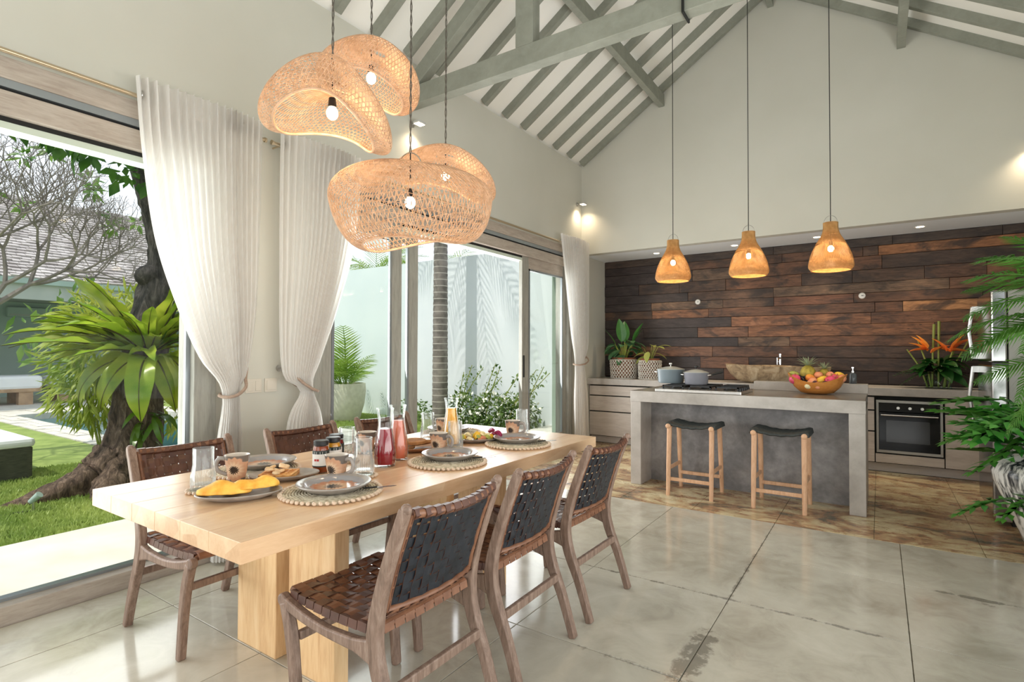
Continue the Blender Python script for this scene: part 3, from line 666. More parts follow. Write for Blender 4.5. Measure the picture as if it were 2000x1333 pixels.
# --- sockets on the planks, downlights in the soffit
for lb, x, z in (('round white wall socket on the planks left of the middle lamp', -2.003, 1.91), ('round white wall socket on the planks below the right lamp', -.158, 1.893)):
    o = thing('wall_socket', lb, 'socket', (x, YN + .005, z))
    obj('plate', MB().lathe([(0, .016), (.03, .015), (.036, .006), (.036, 0), (0, 0)], 20), mat('white_plastic', S(232, 228, 222), None, .3), o, smooth=40, rot=(R_(90), 0, 0))
    obj('socket_hole', MB().lathe([(0, .0175), (.006, .0175), (.006, .014), (0, .014)], 8).lathe([(0, .0175), (.004, .0175), (.004, .014), (0, .014)], 8, (.014, 0, 0)), M_black, o, rot=(R_(90), 0, 0))
M_lampon = glow('warm_lamp_face', (1, .82, .58), 9)
for i, (x, lb) in enumerate(((-2.448, 'leftmost recessed downlight in the kitchen soffit'), (-1.466, 'second recessed downlight from the left in the soffit'), (-.578, 'third recessed downlight from the left in the soffit'), (.362, 'rightmost recessed downlight in the kitchen soffit'))):
    o = thing('downlight', lb, 'light', (x, 7.06, ZS))
    obj('trim_ring', MB().lathe([(.036, 0), (.05, -.004), (.052, 0)], 24), mat('white_trim', S(230, 228, 224), None, .4), o, smooth=40)
    obj('lamp_face', MB().lathe([(0, -.002), (.036, -.002)], 20), M_lampon, o)
    l = bpy.data.lights.new('downlight_beam', 'SPOT'); l.energy = 40; l.color = (1, .80, .56); l.spot_size = R_(85); l.spot_blend = .8; l.shadow_soft_size = .03
    q = bpy.data.objects.new('downlight_beam', l); link(q, o); q.location = (0, 0, -.02)
# --- refrigerator, seen side on
rf = thing('refrigerator', 'tall stainless steel two-door refrigerator at the right of the worktop', 'refrigerator', (.98, 5.57, 0))
M_fside = mat('fridge_side_panel', S(128, 126, 118), S(136, 134, 126), .45, 3, metal=.2)
M_fdoor = mat('fridge_door_steel', S(168, 168, 168), None, .14, metal=1)
obj('cabinet_body', MB().box(-.21, .36, -.33, .33, .06, 1.70), M_fside, rf, bevel=.006)
obj('plinth', MB().box(-.20, .36, -.32, .32, .0, .06), M_black, rf)
for z0, z1 in ((.07, 1.155), (1.175, 1.70)):
    d = obj('fridge_door', MB().box(-.305, -.215, -.33, .33, z0, z1), M_fdoor, rf, bevel=.012)
    if z0 < .5: zz = (.62, .9, 1.13)
    else: zz = (1.20, 1.42, 1.62)
    b = .035
    hb = MB().tube([(-.34, .285, zz[0]), (-.365, .285, zz[1]), (-.34, .285, zz[2])], .014, 10, squash=(1, 1.0))
    for z in (zz[0] + .02, zz[2] - .02): hb.box(-.345, -.30, .268, .302, z - .025, z + .025)
    obj('door_handle', hb, M_steel, d, smooth=40)
obj('hinge', MB().box(-.30, -.19, -.325, -.28, 1.156, 1.174), M_black, rf)
obj('foot_bracket', MB().box(-.29, -.2, -.33, -.2, .03, .07), M_steel, rf, bevel=.004)
# ================================================================ LAMPS
def rattan(name, c1, c2, rough=.6):
    t = NT(name); c = t.ramp(t.noise(t.coord('Object'), 30, 3), [(.35, c1), (.65, c2)]); t.P(Base_Color=c, Roughness=rough)
    tl = t.N('BsdfTranslucent', Color=c); m = t.N('MixShader', _0=.3, _1=t.b.outputs[0], _2=tl.outputs[0]); t.l.new(m.outputs[0], t.out.inputs[0]); return t.mat
M_rat = rattan('pale_rattan', S(212, 172, 136), S(234, 200, 168))
M_ratb = rattan('amber_rattan', S(214, 160, 94), S(232, 184, 118))
M_bulb = glow('lit_bulb', (1, .80, .52), 26)
M_cable = mat('dark_twisted_cable', S(84, 78, 70), None, .7)
M_blackcord = mat('black_cord', S(26, 26, 26), None, .6)
def bulb(parent, z, r, e, glowm=M_bulb):
    obj('bulb', MB().ball((0, 0, z), (r, r, r * 1.15), 14, 10), glowm, parent, smooth=180)
    obj('lamp_holder', MB().lathe([(0, z + r * 2.6), (.014, z + r * 2.6), (.018, z + r * 1.0), (0, z + r * 1.0)], 12), M_black, parent, smooth=40)
    l = bpy.data.lights.new('bulb_light', 'POINT'); l.energy = e; l.color = (1, .74, .44); l.shadow_soft_size = r * 1.2
    q = bpy.data.objects.new('bulb_light', l); link(q, parent); q.location = (0, 0, z - r * 1.4)
def saddle(name, label, loc, rx, ry, rz_, h, wave, wphi, cut, tilt, cordx=0.0, e=5, ns=92, lump=.06, zb=-.05, low=.75):
    """woven rattan shade: a squashed dome whose open lower rim rises and falls"""
    o = thing(name, label, 'pendant lamp', loc, rz_, None)
    tm = Euler(tilt).to_matrix()
    def S3(th, ph):
        th = np.asarray(th); ph = np.asarray(ph)
        r = np.sin(np.minimum(ph, PI / 2)) ** .85
        lo = np.clip((ph - PI / 2) / (PI / 2), 0, 1)
        r = np.where(ph > PI / 2, 1 - .46 * lo ** 1.5, r)
        x = rx * r * np.cos(th) * (1 + lump * np.cos(3 * th + 1)); y = ry * r * np.sin(th) * (1 + lump * np.sin(2 * th))
        z = h * np.cos(np.minimum(ph, PI / 2)) - h * low * np.sin(lo * PI / 2) * (1 - .25 * lo)
        z = z + wave * np.cos(2 * (th - wphi)) * np.clip(r, 0, 1) ** 1.6 * (.55 + .55 * np.sin(np.minimum(ph, PI * .75)))
        P = np.stack([x, y, z], -1); return P @ np.array(tm).T
    pm = cut; k = 46; ph = np.linspace(.09, pm, k); paths = []
    for s in (1, -1):
        for i in range(ns): paths.append(S3(2 * PI * i / ns + s * .62 * (ph / pm), ph))
    V1, F1 = strands(paths, .0021, 3)
    hoops = []
    for p_ in np.linspace(.25, pm, 15): hoops.append(S3(np.linspace(0, 2 * PI, 90), np.full(90, p_)))
    
    V2, F2 = strands(hoops, .0016, 3)
    bigmesh('woven_shade', np.concatenate([V1, V2]), np.concatenate([F1, F2 + len(V1)]), M_rat, o)
    for nm, pp, kk in (('rim_hoop', pm, 100), ('top_ring', .1, 30)):
        V3, F3 = strands([S3(np.linspace(0, 2 * PI, kk), np.full(kk, pp))], .0055, 6); bigmesh(nm, V3, F3, M_rat, o)
    top = S3(0.0, .09); zt = top[2]
    obj('hanging_ring', MB().tube([(cordx + .05 * math.cos(a), 0, zt + .06 * math.sin(a)) for a in np.linspace(0, PI, 14)], .0025, 6), M_steel, o, smooth=60)
    zr = roofz(loc[0]) - .05 - loc[2]
    ch = MB(); n = int((zr - zt - .06) / .035); 
    for s in (0, PI): ch.tube([(cordx + .0035 * math.cos(i * .9 + s), .0035 * math.sin(i * .9 + s), zt + .06 + (zr - zt - .06) * i / (n * 2)) for i in range(n * 2 + 1)], .0024, 4)
    obj('twisted_cable', ch, M_cable, o, smooth=60)
    obj('inner_cord', MB().tube([(cordx, 0, zt + .06), (cordx, 0, zt), (0, 0, zb + .1)], .003, 6), M_blackcord, o, smooth=60)
    bulb(o, zb, .024, e); return o
saddle('rattan_pendant', 'wavy manta-shaped woven rattan pendant, front left of the upper pair', (-1.875, 1.44, 2.235), .27, .19, R_(34),   .12, -.095, 0, 2.6, (R_(-16), R_(12), 0), 0, zb=.0)
saddle('rattan_pendant', 'domed woven rattan pendant hanging highest, behind the manta-shaped one', (-2.078, 1.825, 2.60), .25, .20, R_(34), .14, -.05, .3, 2.6, (R_(-8), R_(16), 0), 0, zb=.0)
saddle('rattan_pendant', 'large pebble-shaped woven rattan pendant hanging lowest over the table', (-1.781, 1.80, 1.96), .36, .27, R_(34), .14, .045, 1.1, 2.9, (R_(6), R_(-4), 0), 0, zb=-.03, low=2.0)
saddle('rattan_pendant', 'smaller woven rattan pendant partly hidden behind the lowest one', (-1.96, 2.25, 2.21), .28, .22, R_(34), .11, -.06, .2, 2.5, (R_(0), R_(12), 0), 0, zb=.0, e=4)
# three small bell-shaped pendants over the island
pr = spline([(.055, .40), (.057, .34), (.075, .285), (.115, .215), (.15, .13), (.166, .055), (.164, .02), (.145, .0)], 44)
def bellmesh():
    P = []
    for s in (1, -1):
        for i in range(86):
            a = 2 * PI * i / 86 + s * .16 * np.linspace(0, 1, len(pr)); P.append(np.stack([pr[:, 0] * np.cos(a), pr[:, 0] * np.sin(a), pr[:, 1]], 1))
    hp = spline([tuple(p) for p in pr[::4]], 58)
    for (r, z) in hp:
        a = np.linspace(0, 2 * PI, 60); P.append(np.stack([(r + .001 * np.sin(a * 22)) * np.cos(a), (r + .001 * np.sin(a * 22)) * np.sin(a), z + 0 * a], 1))
    return strands(P, .0019, 3)
bl = None
for x, lb in ((-1.672, 'small bell-shaped rattan pendant over the left end of the island'), (-.98, 'small bell-shaped rattan pendant over the middle of the island'), (-.333, 'small bell-shaped rattan pendant over the right end of the island')):
    o = thing('bell_pendant', lb, 'pendant lamp', (x, 5.30, 1.94), 0, 'bell-shaped rattan pendants over the island')
    if bl is None:
        V, F = bellmesh(); bl = bigmesh('woven_shade', V, F, M_ratb, o)
        V, F = strands([np.stack([.147 * np.cos(a), .147 * np.sin(a), 0 * a], 1) for a in (np.linspace(0, 2 * PI, 60),)], .006, 6); bh = bigmesh('rim_hoop', V, F, M_ratb, o)
        bw = obj('wire_loop', MB().tube([(.05 * math.cos(a), 0, .40 + .062 * math.sin(a)) for a in np.linspace(0, PI, 14)], .0022, 6), M_steel, o, smooth=60)
    else:
        for q in (bl, bh, bw): cp(q, o)
    zr = roofz(x) - 1.94
    obj('black_cord', MB().tube([(0, 0, .22), (0, 0, zr)], .0035, 6), M_blackcord, o, smooth=60)
    bulb(o, .18, .024, 7)
# wall spotlights
def spot(label, x, y, z, dx, dy, e):
    o = thing('wall_spotlight', label, 'light', (x, y, z))
    obj('wall_plate', MB().lathe([(0, .012), (.025, .012), (.025, 0), (0, 0)], 14), M_steel, o, smooth=40, rot=(0, R_(90), 0) if dx else (R_(90), 0, 0))
    obj('arm', MB().tube([(0, 0, 0), (dx * .06, -dy * .06, .0)], .006, 8), M_steel, o, smooth=40)
    obj('lamp_head', MB().box(-.035 + dx * .09, .035 + dx * .09, -.045 - dy * .09, .045 - dy * .09, -.012, .008), mat('spot_housing', S(190, 190, 186), None, .4), o, bevel=.004)
    obj('lamp_face', MB().box(-.028 + dx * .09, .028 + dx * .09, -.038 - dy * .09, .038 - dy * .09, -.016, -.0125), M_lampon, o)
    l = bpy.data.lights.new('spot_beam', 'SPOT'); l.energy = e; l.color = (1, .80, .56); l.spot_size = R_(130); l.spot_blend = 1; l.shadow_soft_size = .03
    q = bpy.data.objects.new('spot_beam', l); link(q, o); q.location = (dx * .09, -dy * .09, -.03)
spot('small wall spotlight in the corner above the far curtain', XL, 6.52, 3.22, 1, 0, 16)
spot('small wall spotlight below the tie beam on the left wall', XL, 3.40, 3.21, 1, 0, 10)
spot('wall spotlight on the gable at the far right edge', 1.16, YB, 3.15, 0, 1, 16)
# ================================================================ TABLE, CHAIRS, STOOLS
t = NT('pale_table_wood'); v = t.coord('Object', (6, 1.2, 6)); a = t.noise(v, 3, 6, .6, .5); b = t.noise(v, 14, 4, .6)
st_ = t.N('TexVoronoi', {'feature': 'F1'}, Vector=t.coord('Object', (11, .9, 11)), Scale=1.0).outputs['Color']
sv = t.N('SeparateColor', Color=st_).outputs[0]
f = t.math('ADD', t.math('ADD', t.math('MULTIPLY', a, .5), t.math('MULTIPLY', b, .25)), t.math('MULTIPLY', sv, .25))
t.P(Base_Color=t.ramp(f, [(.30, S(196, 154, 116)), (.5, S(214, 176, 138)), (.68, S(226, 194, 158))]), Roughness=.28, Specular_IOR_Level=.5); t.bump(b, .04, .003); M_tbl = t.mat
t = NT('pale_leg_wood'); v = t.coord('Object', (7, 7, .8)); a = t.noise(v, 3, 6, .6, .5); b = t.noise(v, 12, 4, .6)
t.P(Base_Color=t.ramp(t.math('ADD', t.math('MULTIPLY', a, .65), t.math('MULTIPLY', b, .35)), [(.32, S(206, 160, 114)), (.5, S(228, 190, 142)), (.66, S(238, 206, 162))]), Roughness=.5); M_leg = t.mat
TX, TY = -1.86, 1.852
tb = thing('dining_table', 'long pale timber dining table with thick slab legs, laid for breakfast', 'table', (TX, TY, 0))
sl = .966 / 6
top = MB(); 
for i in range(6):
    pass
for i in range(6):
    obj('top_plank', MB().box(-.483 + sl * i + (.0003 if i else 0), -.483 + sl * (i + 1) - (.0003 if i < 5 else 0), -1.067, 1.067, .692, .75), M_tbl, tb, bevel=.0012)
for x0 in (-.45, -.085):
    for y0 in (-.545, .50):
        obj('leg', MB().box(x0, x0 + .28, y0, y0 + .066, 0, .692), M_leg, tb, bevel=.003)
# --- woven leather chair, facing +X locally
M_cw = wood('greyed_teak', S(98, 78, 66), S(138, 114, 100), S(166, 146, 132), (9, 9, 1.4), 6, .5, .12)
M_lth = mat('brown_leather', S(72, 44, 34), S(100, 64, 50), .38, 16, bump=.08, bscale=120)
M_lthb = mat('dark_leather_back', S(22, 26, 32), S(40, 44, 52), .42, 18, bump=.05, bscale=120)
M_lthb2 = M_lthb
M_wrap = mat('tan_leather_wrap', S(108, 70, 50), S(144, 100, 74), .45, 18)
def poly_from(cl, wd):
    C = spline(cl, 22); W = np.interp(np.linspace(0, 1, 22), np.linspace(0, 1, len(wd)), wd)
    d = np.gradient(C, axis=0); d /= np.linalg.norm(d, axis=1)[:, None]; n = np.stack([-d[:, 1], d[:, 0]], 1)
    return [tuple(p) for p in C + n * W[:, None] / 2] + [tuple(p) for p in (C - n * W[:, None] / 2)[::-1]]
def strips(mb, poly, y0, y1):     # symmetric outline -> quads so bevels stay clean
    n = len(poly) // 2
    V = []
    for i in range(n):
        a = poly[i]; b = poly[2 * n - 1 - i]; V += [(a[0], y0, a[1]), (a[0], y1, a[1]), (b[0], y1, b[1]), (b[0], y0, b[1])]
    F = [(0, 1, 2, 3), tuple(4 * (n - 1) + k for k in (3, 2, 1, 0))]
    for i in range(n - 1):
        for k in range(4): F.append((4 * i + k, 4 * i + (k + 1) % 4, 4 * i + 4 + (k + 1) % 4, 4 * i + 4 + k)[::-1])
    return mb.add(V, F)
def chair_proto():
    o = thing('dining_chair', '-', 'chair')
    hy = .205; tw = .034
    rear = poly_from([(-.25, 0), (-.195, .17), (-.142, .30), (-.122, .40), (-.140, .51), (-.185, .65), (-.244, .80)], [.030, .036, .045, .048, .038, .034, .027])
    front = poly_from([(.245, 0), (.262, .16), (.285, .30), (.318, .398)], [.028, .033, .040, .036])
    rail = poly_from([(-.13, .36), (-.04, .362), (.10, .362), (.22, .376), (.33, .402)], [.09, .04, .03, .034, .04])
    for s in (-1, 1):
        y0, y1 = s * (hy + tw / 2) - tw / 2, s * (hy + tw / 2) + tw / 2
        m = MB(); strips(m, rear, y0 - 0, y1); m.ball((-.2465, (y0 + y1) / 2, .80), (.018, tw / 2, .016), 10, 7); normals(obj('leg', m, M_cw, o, smooth=50, bevel=.007))
        m = MB(); strips(m, front, y0, y1); normals(obj('leg', m, M_cw, o, smooth=50, bevel=.007))
        m = MB(); strips(m, rail, y0 + .003, y1 - .003); m.tube([(.326, y0 + .002, .403), (.326, y1 - .002, .403)], .022, 12); normals(obj('side_rail', m, M_cw, o, smooth=50, bevel=.006))
    obj('stretcher', MB().box(-.185, -.165, -hy, hy, .235, .268), M_cw, o, bevel=.004)
    obj('stretcher', MB().box(.258, .278, -hy, hy, .275, .305), M_cw, o, bevel=.004)
    # backrest: wrapped rim and woven straps
    def B(u, v, off=0.0):  # u across -1..1, v up 0..1
        z = .475 + .305 * v; xr = np.interp(z, [.475, .51, .65, .80], [-.132, -.140, -.185, -.244])
        return (xr - .030 * (1 - u * u) - .004 + off, .193 * u, z - .012 * (1 - u * u) * v)
    bk = obj('backrest', MB().tube([B(-1, .0)] + [B(u, 0) for u in np.linspace(-.9, .9, 7)] + [B(1, 0)], .013, 8).tube([B(-1, 1)] + [B(u, 1) for u in np.linspace(-.9, .9, 7)] + [B(1, 1)], .015, 8).tube([B(-1, v) for v in np.linspace(0, 1, 6)], .011, 8).tube([B(1, v) for v in np.linspace(0, 1, 6)], .011, 8), M_wrap, o, smooth=60)
    bk['label'] = 'tan leather wrapping'
    NVs, NHs = 11, 8
    def strap(name, path, wdir, wd, parent, mats, th=.0022, nrm=(1, 0, 0)):
        V = []; F = []; mi = []
        P = [Vector(p) for p in path]; n = len(P)
        for i in range(n):
            d = (P[min(i + 1, n - 1)] - P[max(i - 1, 0)]).normalized(); wv = Vector(wdir(i)); nn = d.cross(wv).normalized()
            if i == 0: sg_ = -1 if nn.dot(Vector(nrm)) < 0 else 1
            nn = nn * sg_
            for sgn in (1, -1):
                for q in (-1, 1): V.append(P[i] + wv * (wd / 2 * q) + nn * (th / 2 * sgn))
        for i in range(n - 1):
            a = 4 * i; b = a + 4
            F += [(a, a + 1, b + 1, b), (a + 2, b + 2, b + 3, a + 3), (a, b, b + 2, a + 2), (a + 1, a + 3, b + 3, b + 1)]; mi += [0, 1, 0, 0]
        mb = MB(); mb.v = [tuple(p) for p in V]; mb.f = F; mb.m = mi
        return normals(obj(name, mb, mats, parent))
    us = np.linspace(-.93, .93, NVs); vs_ = np.linspace(.06, .95, NHs); A = .0022
    for i, u in enumerate(us):
        b_ = B(u, 0); t_ = B(u, 1)
        pts = [B(u, 0, -.014), (b_[0] + .002, b_[1], b_[2] - .0155), B(u, 0, .0145)] + [B(u, v, A * (1 if (i + j) % 2 else -1)) for j, v in enumerate(vs_)] + [B(u, .985, .016), (t_[0] + .008, t_[1], t_[2] + .0155), (t_[0] - .008, t_[1], t_[2] + .0155), B(u, .99, -.0165), B(u, .955, -.012)]
        strap('strap', pts, lambda k: (0, 1, 0), .0318, bk, [M_lth, M_lthb2], nrm=(-1, 0, 0))
    for j, v in enumerate(vs_):
        l_ = B(-1, v); r_ = B(1, v)
        pts = [B(-1, v, -.012), (l_[0], l_[1] - .0125, l_[2]), B(-.985, v, .012)] + [B(u, v, A * (-1 if (i + j) % 2 else 1)) for i, u in enumerate(us)] + [B(.985, v, .012), (r_[0], r_[1] + .0125, r_[2]), B(1, v, -.012)]
        strap('strap', pts, lambda k: Vector(B(0, min(1, v + .05))) .__sub__(Vector(B(0, v))).normalized(), .0335, bk, [M_lth, M_lthb2], nrm=(-1, 0, 0))
    # seat: dipped weave wrapped over front and rear bars and the side rails
    def Q(s, u, off=0.0):   # s: 0 rear..1 front ; u across
        x = -.118 + .435 * s; z = .412 + .012 * (2 * s - 1) ** 2 + .006 * s - .016 * (1 - u * u) * (1 - (2 * s - 1) ** 2 * .7)
        return (x, .196 * u, z + off)
    st = obj('seat', MB().tube([Q(0, u) for u in np.linspace(-1, 1, 9)], .014, 8).tube([(Q(1, u)[0], Q(1, u)[1], Q(1, u)[2] - .008) for u in np.linspace(-1, 1, 9)], .016, 8).tube([(x, y, z - .014) for x, y, z in [Q(s, -1) for s in np.linspace(0, 1, 6)]], .012, 8).tube([(x, y, z - .014) for x, y, z in [Q(s, 1) for s in np.linspace(0, 1, 6)]], .012, 8), M_wrap, o, smooth=60)
    st['label'] = 'tan leather wrapped seat bars'
    us = np.linspace(-.9, .9, 9); ss = np.linspace(.06, .94, 10)
    for i, u in enumerate(us):
        p0 = Q(0, u); p1 = Q(1, u)
        pts = [(p0[0] - .016, p0[1], p0[2] - .016), (p0[0] - .012, p0[1], p0[2] + .008)] + [Q(s, u, .006 + A * (1 if (i + j) % 2 else -1)) for j, s in enumerate(ss)] + [(p1[0] + .008, p1[1], p1[2] + .007), (p1[0] + .019, p1[1], p1[2] - .010)]
        strap('strap', pts, lambda k: (0, 1, 0), .039, st, [M_lth, M_wrap], nrm=(.3, 0, 1))
    for j, s in enumerate(ss):
        a = Q(s, -1); b = Q(s, 1)
        pts = [(a[0], a[1] - .016, a[2] - .022), (a[0], a[1] - .012, a[2] + .004)] + [Q(s, u, .006 + A * (-1 if (i + j) % 2 else 1)) for i, u in enumerate(us)] + [(b[0], b[1] + .012, b[2] + .004), (b[0], b[1] + .016, b[2] - .022)]
        strap('strap', pts, lambda k: (1, 0, 0), .0395, st, [M_lth, M_wrap], nrm=(0, 0, 1))
    return o
ch = chair_proto()
for i, (x, y, rz, lb) in enumerate(((-1.36, 1.34, PI, 'woven leather chair nearest the camera, dark-backed, at the right of the table'), (-1.36, 1.91, PI + .02, 'middle dark-backed woven leather chair at the right of the table'), (-1.36, 2.52, PI - .01, 'dark-backed woven leather chair farthest along the right of the table'),
        (-2.59, 1.315, 0, 'brown woven leather chair at the near left, beside the garden window'), (-2.59, 1.98, .01, 'brown woven leather chair in front of the wall between the curtains'), (-2.59, 2.61, -.01, 'brown woven leather chair at the far left, behind the carafes'))):
    o = ch if i == 0 else dup(ch)
    o.location = (x, y, 0); o.rotation_euler = (0, 0, rz); o['label'] = lb; o['group'] = 'woven leather dining chairs around the table'
# --- bar stools
M_stw = wood('light_teak', S(190, 144, 110), S(210, 168, 134), S(224, 186, 154), (8, 8, 1.5), 5, .5, .05)
M_cordd = mat('charcoal_cord', S(34, 38, 38), S(58, 62, 60), .6, 60)
def stool_proto():
    o = thing('bar_stool', '-', 'stool')
    for sx_ in (-1, 1):
        for sy in (-1, 1):
            yt = -.15 if sy < 0 else .115
            obj('leg', MB().tube([(sx_ * .182, sy * .187, 0), (sx_ * .181, yt + (sy * .187 - yt) * .5, .3), (sx_ * .179, yt, .598)], [.017, .02, .0215], 12), M_stw, o, smooth=50)
        obj('seat_bar', MB().tube([(sx_ * .182, -.188, .598), (sx_ * .182, .17, .598)], .0215, 12).ball((sx_ * .182, -.188, .598), (.021, .010, .021), 12, 7), M_stw, o, smooth=50)
        obj('side_rung', MB().box(sx_ * .182 - .009, sx_ * .182 + .009, -.17, .16, .215, .245), M_stw, o, bevel=.004)
    for y in (-.168, .155):
        obj('foot_rung', MB().box(-.18, .18, y - .010, y + .010, .125, .155), M_stw, o, bevel=.004)
    def Z(u): return .606 - .030 * (1 - u * u)
    C = []
    for k in range(15):
        y = -.165 + .318 * k / 14; P = []
        for j in range(41):
            u = -1 + 2 * j / 40; P.append((.2 * u, y, Z(u) + .016 +   .0022 * math.sin(j * PI / 4 + (k // 2 % 2) * PI)))
        P = [(-.207, y, .59)] + P + [(.207, y, .59)]
        C.append(P)
    V, F = strands(C, .0125, 6); bigmesh('woven_seat', V, F, M_cordd, o)
    return o
s0 = stool_proto()
for i, (x, y, lb) in enumerate(((-1.353, 4.895, 'left bar stool with a charcoal woven seat, in front of the island'), (-.664, 4.90, 'right bar stool with a charcoal woven seat, in front of the island'))):
    o = s0 if i == 0 else dup(s0)
    o.location = (x, y, 0); o['label'] = lb; o['group'] = 'bar stools at the concrete island'
# ================================================================ TABLEWARE
TZ = .7502
t = NT('woven_placemat'); v = t.coord('Object'); sp_ = t.N('SeparateXYZ', Vector=v)
t.P(Base_Color=t.ramp(t.noise(v, 60, 3), [(.35, S(166, 152, 128)), (.6, S(214, 203, 180))]), Roughness=.85); M_mat_ = t.mat
M_shell = mat('cowrie_shell', S(206, 178, 152), S(232, 214, 194), .35, 60)
# glazed ceramics: grey-brown rim, petal ring, dark sunflower eye
def flower_glaze(name, base, petal, eye, cx_axis, r_eye, r_pet, rim=None, shift=(0, 0, 0)):
    t = NT(name); v = t.coord('Object', loc=shift); s = t.N('SeparateXYZ', Vector=v)
    a, b = (s.outputs['X'], s.outputs['Y']) if cx_axis == 'z' else (s.outputs['X'], s.outputs['Z'])
    rr = t.math('SQRT', t.math('ADD', t.math('MULTIPLY', a, a), t.math('MULTIPLY', b, b)))
    an = t.N('Math', {'operation': 'ARCTAN2'}); t.l.new(a, an.inputs[0]); t.l.new(b, an.inputs[1])
    wv = t.math('MULTIPLY', t.math('SINE', t.math('MULTIPLY', an.outputs[0], 14.0)), .07 * r_pet)
    n = t.noise(v, 45, 4); rn = t.math('ADD', t.math('ADD', rr, wv), t.math('MULTIPLY', t.math('SUBTRACT', n, .5), .35 * r_pet))
    c = t.ramp(t.math('DIVIDE', rn, r_pet * 1.5), [(r_eye / r_pet / 1.5 * .85, eye), (r_eye / r_pet / 1.5 * 1.1, S(210, 180, 150)), (.52, petal), (.64, petal), (.70, base), (1, base)])
    t.P(Base_Color=c, Roughness=.14, Specular_IOR_Level=.6); return t.mat
M_bowlg = flower_glaze('sunflower_plate_glaze', S(150, 148, 150), S(186, 126, 90), S(84, 80, 78), 'z', .03, .08)
M_rimg = mat('grey_ceramic', S(142, 134, 128), S(168, 160, 152), .2, 20)
M_mugg = flower_glaze('sunflower_mug_glaze', S(104, 96, 90), S(190, 146, 116), S(56, 46, 40), 'x', .015, .044, shift=(0, 0, -.045))
M_mugin = mat('mug_inside', S(212, 202, 192), None, .2)
def placemat_mesh():
    a = np.linspace(0, 2 * PI * 15, 900); r = .012 + .150 * a / a[-1]
    P = np.stack([r * np.cos(a), r * np.sin(a), .004 + .0012 * np.sin(a * 17)], 1); return strands([P], .0055, 5)
mt = None
def placemat(x, y, label):
    global mt
    o = thing('placemat', label, 'placemat', (x, y, TZ), random.Random(x + y).uniform(0, 6), 'round shell-edged placemats on the table')
    if mt is None:
        V, F = placemat_mesh(); w_ = bigmesh('woven_disc', V, F, M_mat_, o)
        sm = MB().ball((0, 0, .0068), (.0075, .0105, .0065), 8, 6); sh = []
        for i in range(52):
            a = 2 * PI * i / 52
            if i == 0: s = obj('shell', sm, M_shell, o, smooth=180); 
            else: s = cp(sh[0], o)
            s.location = (.168 * math.cos(a), .168 * math.sin(a), 0); s.rotation_euler = (0, 0, a + PI / 2 + .5); sh.append(s)
        mt = o
        return o
    COL.objects.unlink(o); bpy.data.objects.remove(o)
    return dup(mt, (x, y, TZ), random.Random(x + y).uniform(0, 6), label)
placemat(-1.60, 1.24, 'shell-edged placemat under the plate nearest the camera')
placemat(-1.60, 1.86, 'shell-edged placemat under the middle plate on the right side')
placemat(-1.60, 2.43, 'shell-edged placemat under the far plate on the right side')
placemat(-2.14, 1.28, 'shell-edged placemat on the left side behind the near mug')
placemat(-2.14, 1.93, 'shell-edged placemat on the left side behind the carafes')
placemat(-2.16, 2.55, 'shell-edged placemat at the far left of the table')
def coaster(x, y, label):
    o = thing('coaster', label, 'coaster', (x, y, TZ), 0, 'shell-edged coasters under the glasses')
    a = np.linspace(0, 2 * PI * 5, 220); r = .008 + .036 * a / a[-1]
    V, F = strands([np.stack([r * np.cos(a), r * np.sin(a), .004 + 0 * a], 1)], .0048, 5); bigmesh('woven_disc', V, F, M_mat_, o)
    s0_ = None
    for i in range(18):
        a = 2 * PI * i / 18
        s0_ = obj('shell', MB().ball((0, 0, .0058), (.006, .0085, .0055), 8, 6), M_shell, o, smooth=180) if i == 0 else s0_
        s = s0_ if i == 0 else cp(s0_, o); s.location = (.05 * math.cos(a), .05 * math.sin(a), 0); s.rotation_euler = (0, 0, a + PI / 2 + .5)
# --- glasses
M_tumb = glassy('tumbler_glass', (.975, .985, .985), .55, edge=(.90, .93, .93), haze=.07)
def tumbler(x, y, label, r0=.040, r1=.034, h=.145, base=.0095):
    coaster(x, y, 'small shell-edged coaster under the ' + label.split(' tumbler')[0].split('clear ')[-1] + ' tumbler ' + label.split('tumbler ')[-1]) if False else None
    o = thing('drinking_glass', label, 'glass', (x, y, TZ + base), 0)
    obj('glass_wall', MB().lathe([(r0 * .93, 0), (r0, .006), (r0 * .995, .05), (r1 * .99, h * .6), (r1, h), (r1 - .0022, h), (r1 * .99 - .0026, h * .6), (r0 - .003, .05), (r0 - .004, .02), (0, .016)], 28), M_tumb, o, smooth=40)
    obj('glass_base', MB().lathe([(r0 * .93, 0), (0, 0)], 28).lathe([(0, .016), (r0 - .006, .018)], 28), M_tumb, o)
    rb = []
    for i in range(30):
        a = 2 * PI * i / 30; rb.append(np.array([(r0 * .995 * math.cos(a), r0 * .995 * math.sin(a), .012), (r0 * .99 * math.cos(a), r0 * .99 * math.sin(a), .055)]))
    V, F = strands(rb, .0011, 3); bigmesh('moulded_ribs', V, F, M_tumb, o, kind='stuff')
GL = [(-1.985, .992, 'clear ribbed tumbler at the near left corner of the table', 'coaster under the tumbler at the near left corner'),
      (-1.70, 1.468, 'clear ribbed tumbler just left of the red carafe', 'coaster under the tumbler just left of the red carafe'),
      (-1.725, 2.06, 'clear ribbed tumbler in front of the yellow juice carafe', 'coaster under the tumbler in front of the yellow carafe'),
      (-1.99, 1.622, 'clear ribbed tumbler behind the jam jars', 'coaster under the tumbler behind the jam jars'),
      (-2.09, 2.26, 'clear ribbed tumbler behind the middle mug, left of the yellow juice', 'coaster under the tumbler left of the yellow juice'),
      (-1.751, 2.70, 'clear ribbed tumbler behind the farthest mug', 'coaster under the tumbler behind the farthest mug')]
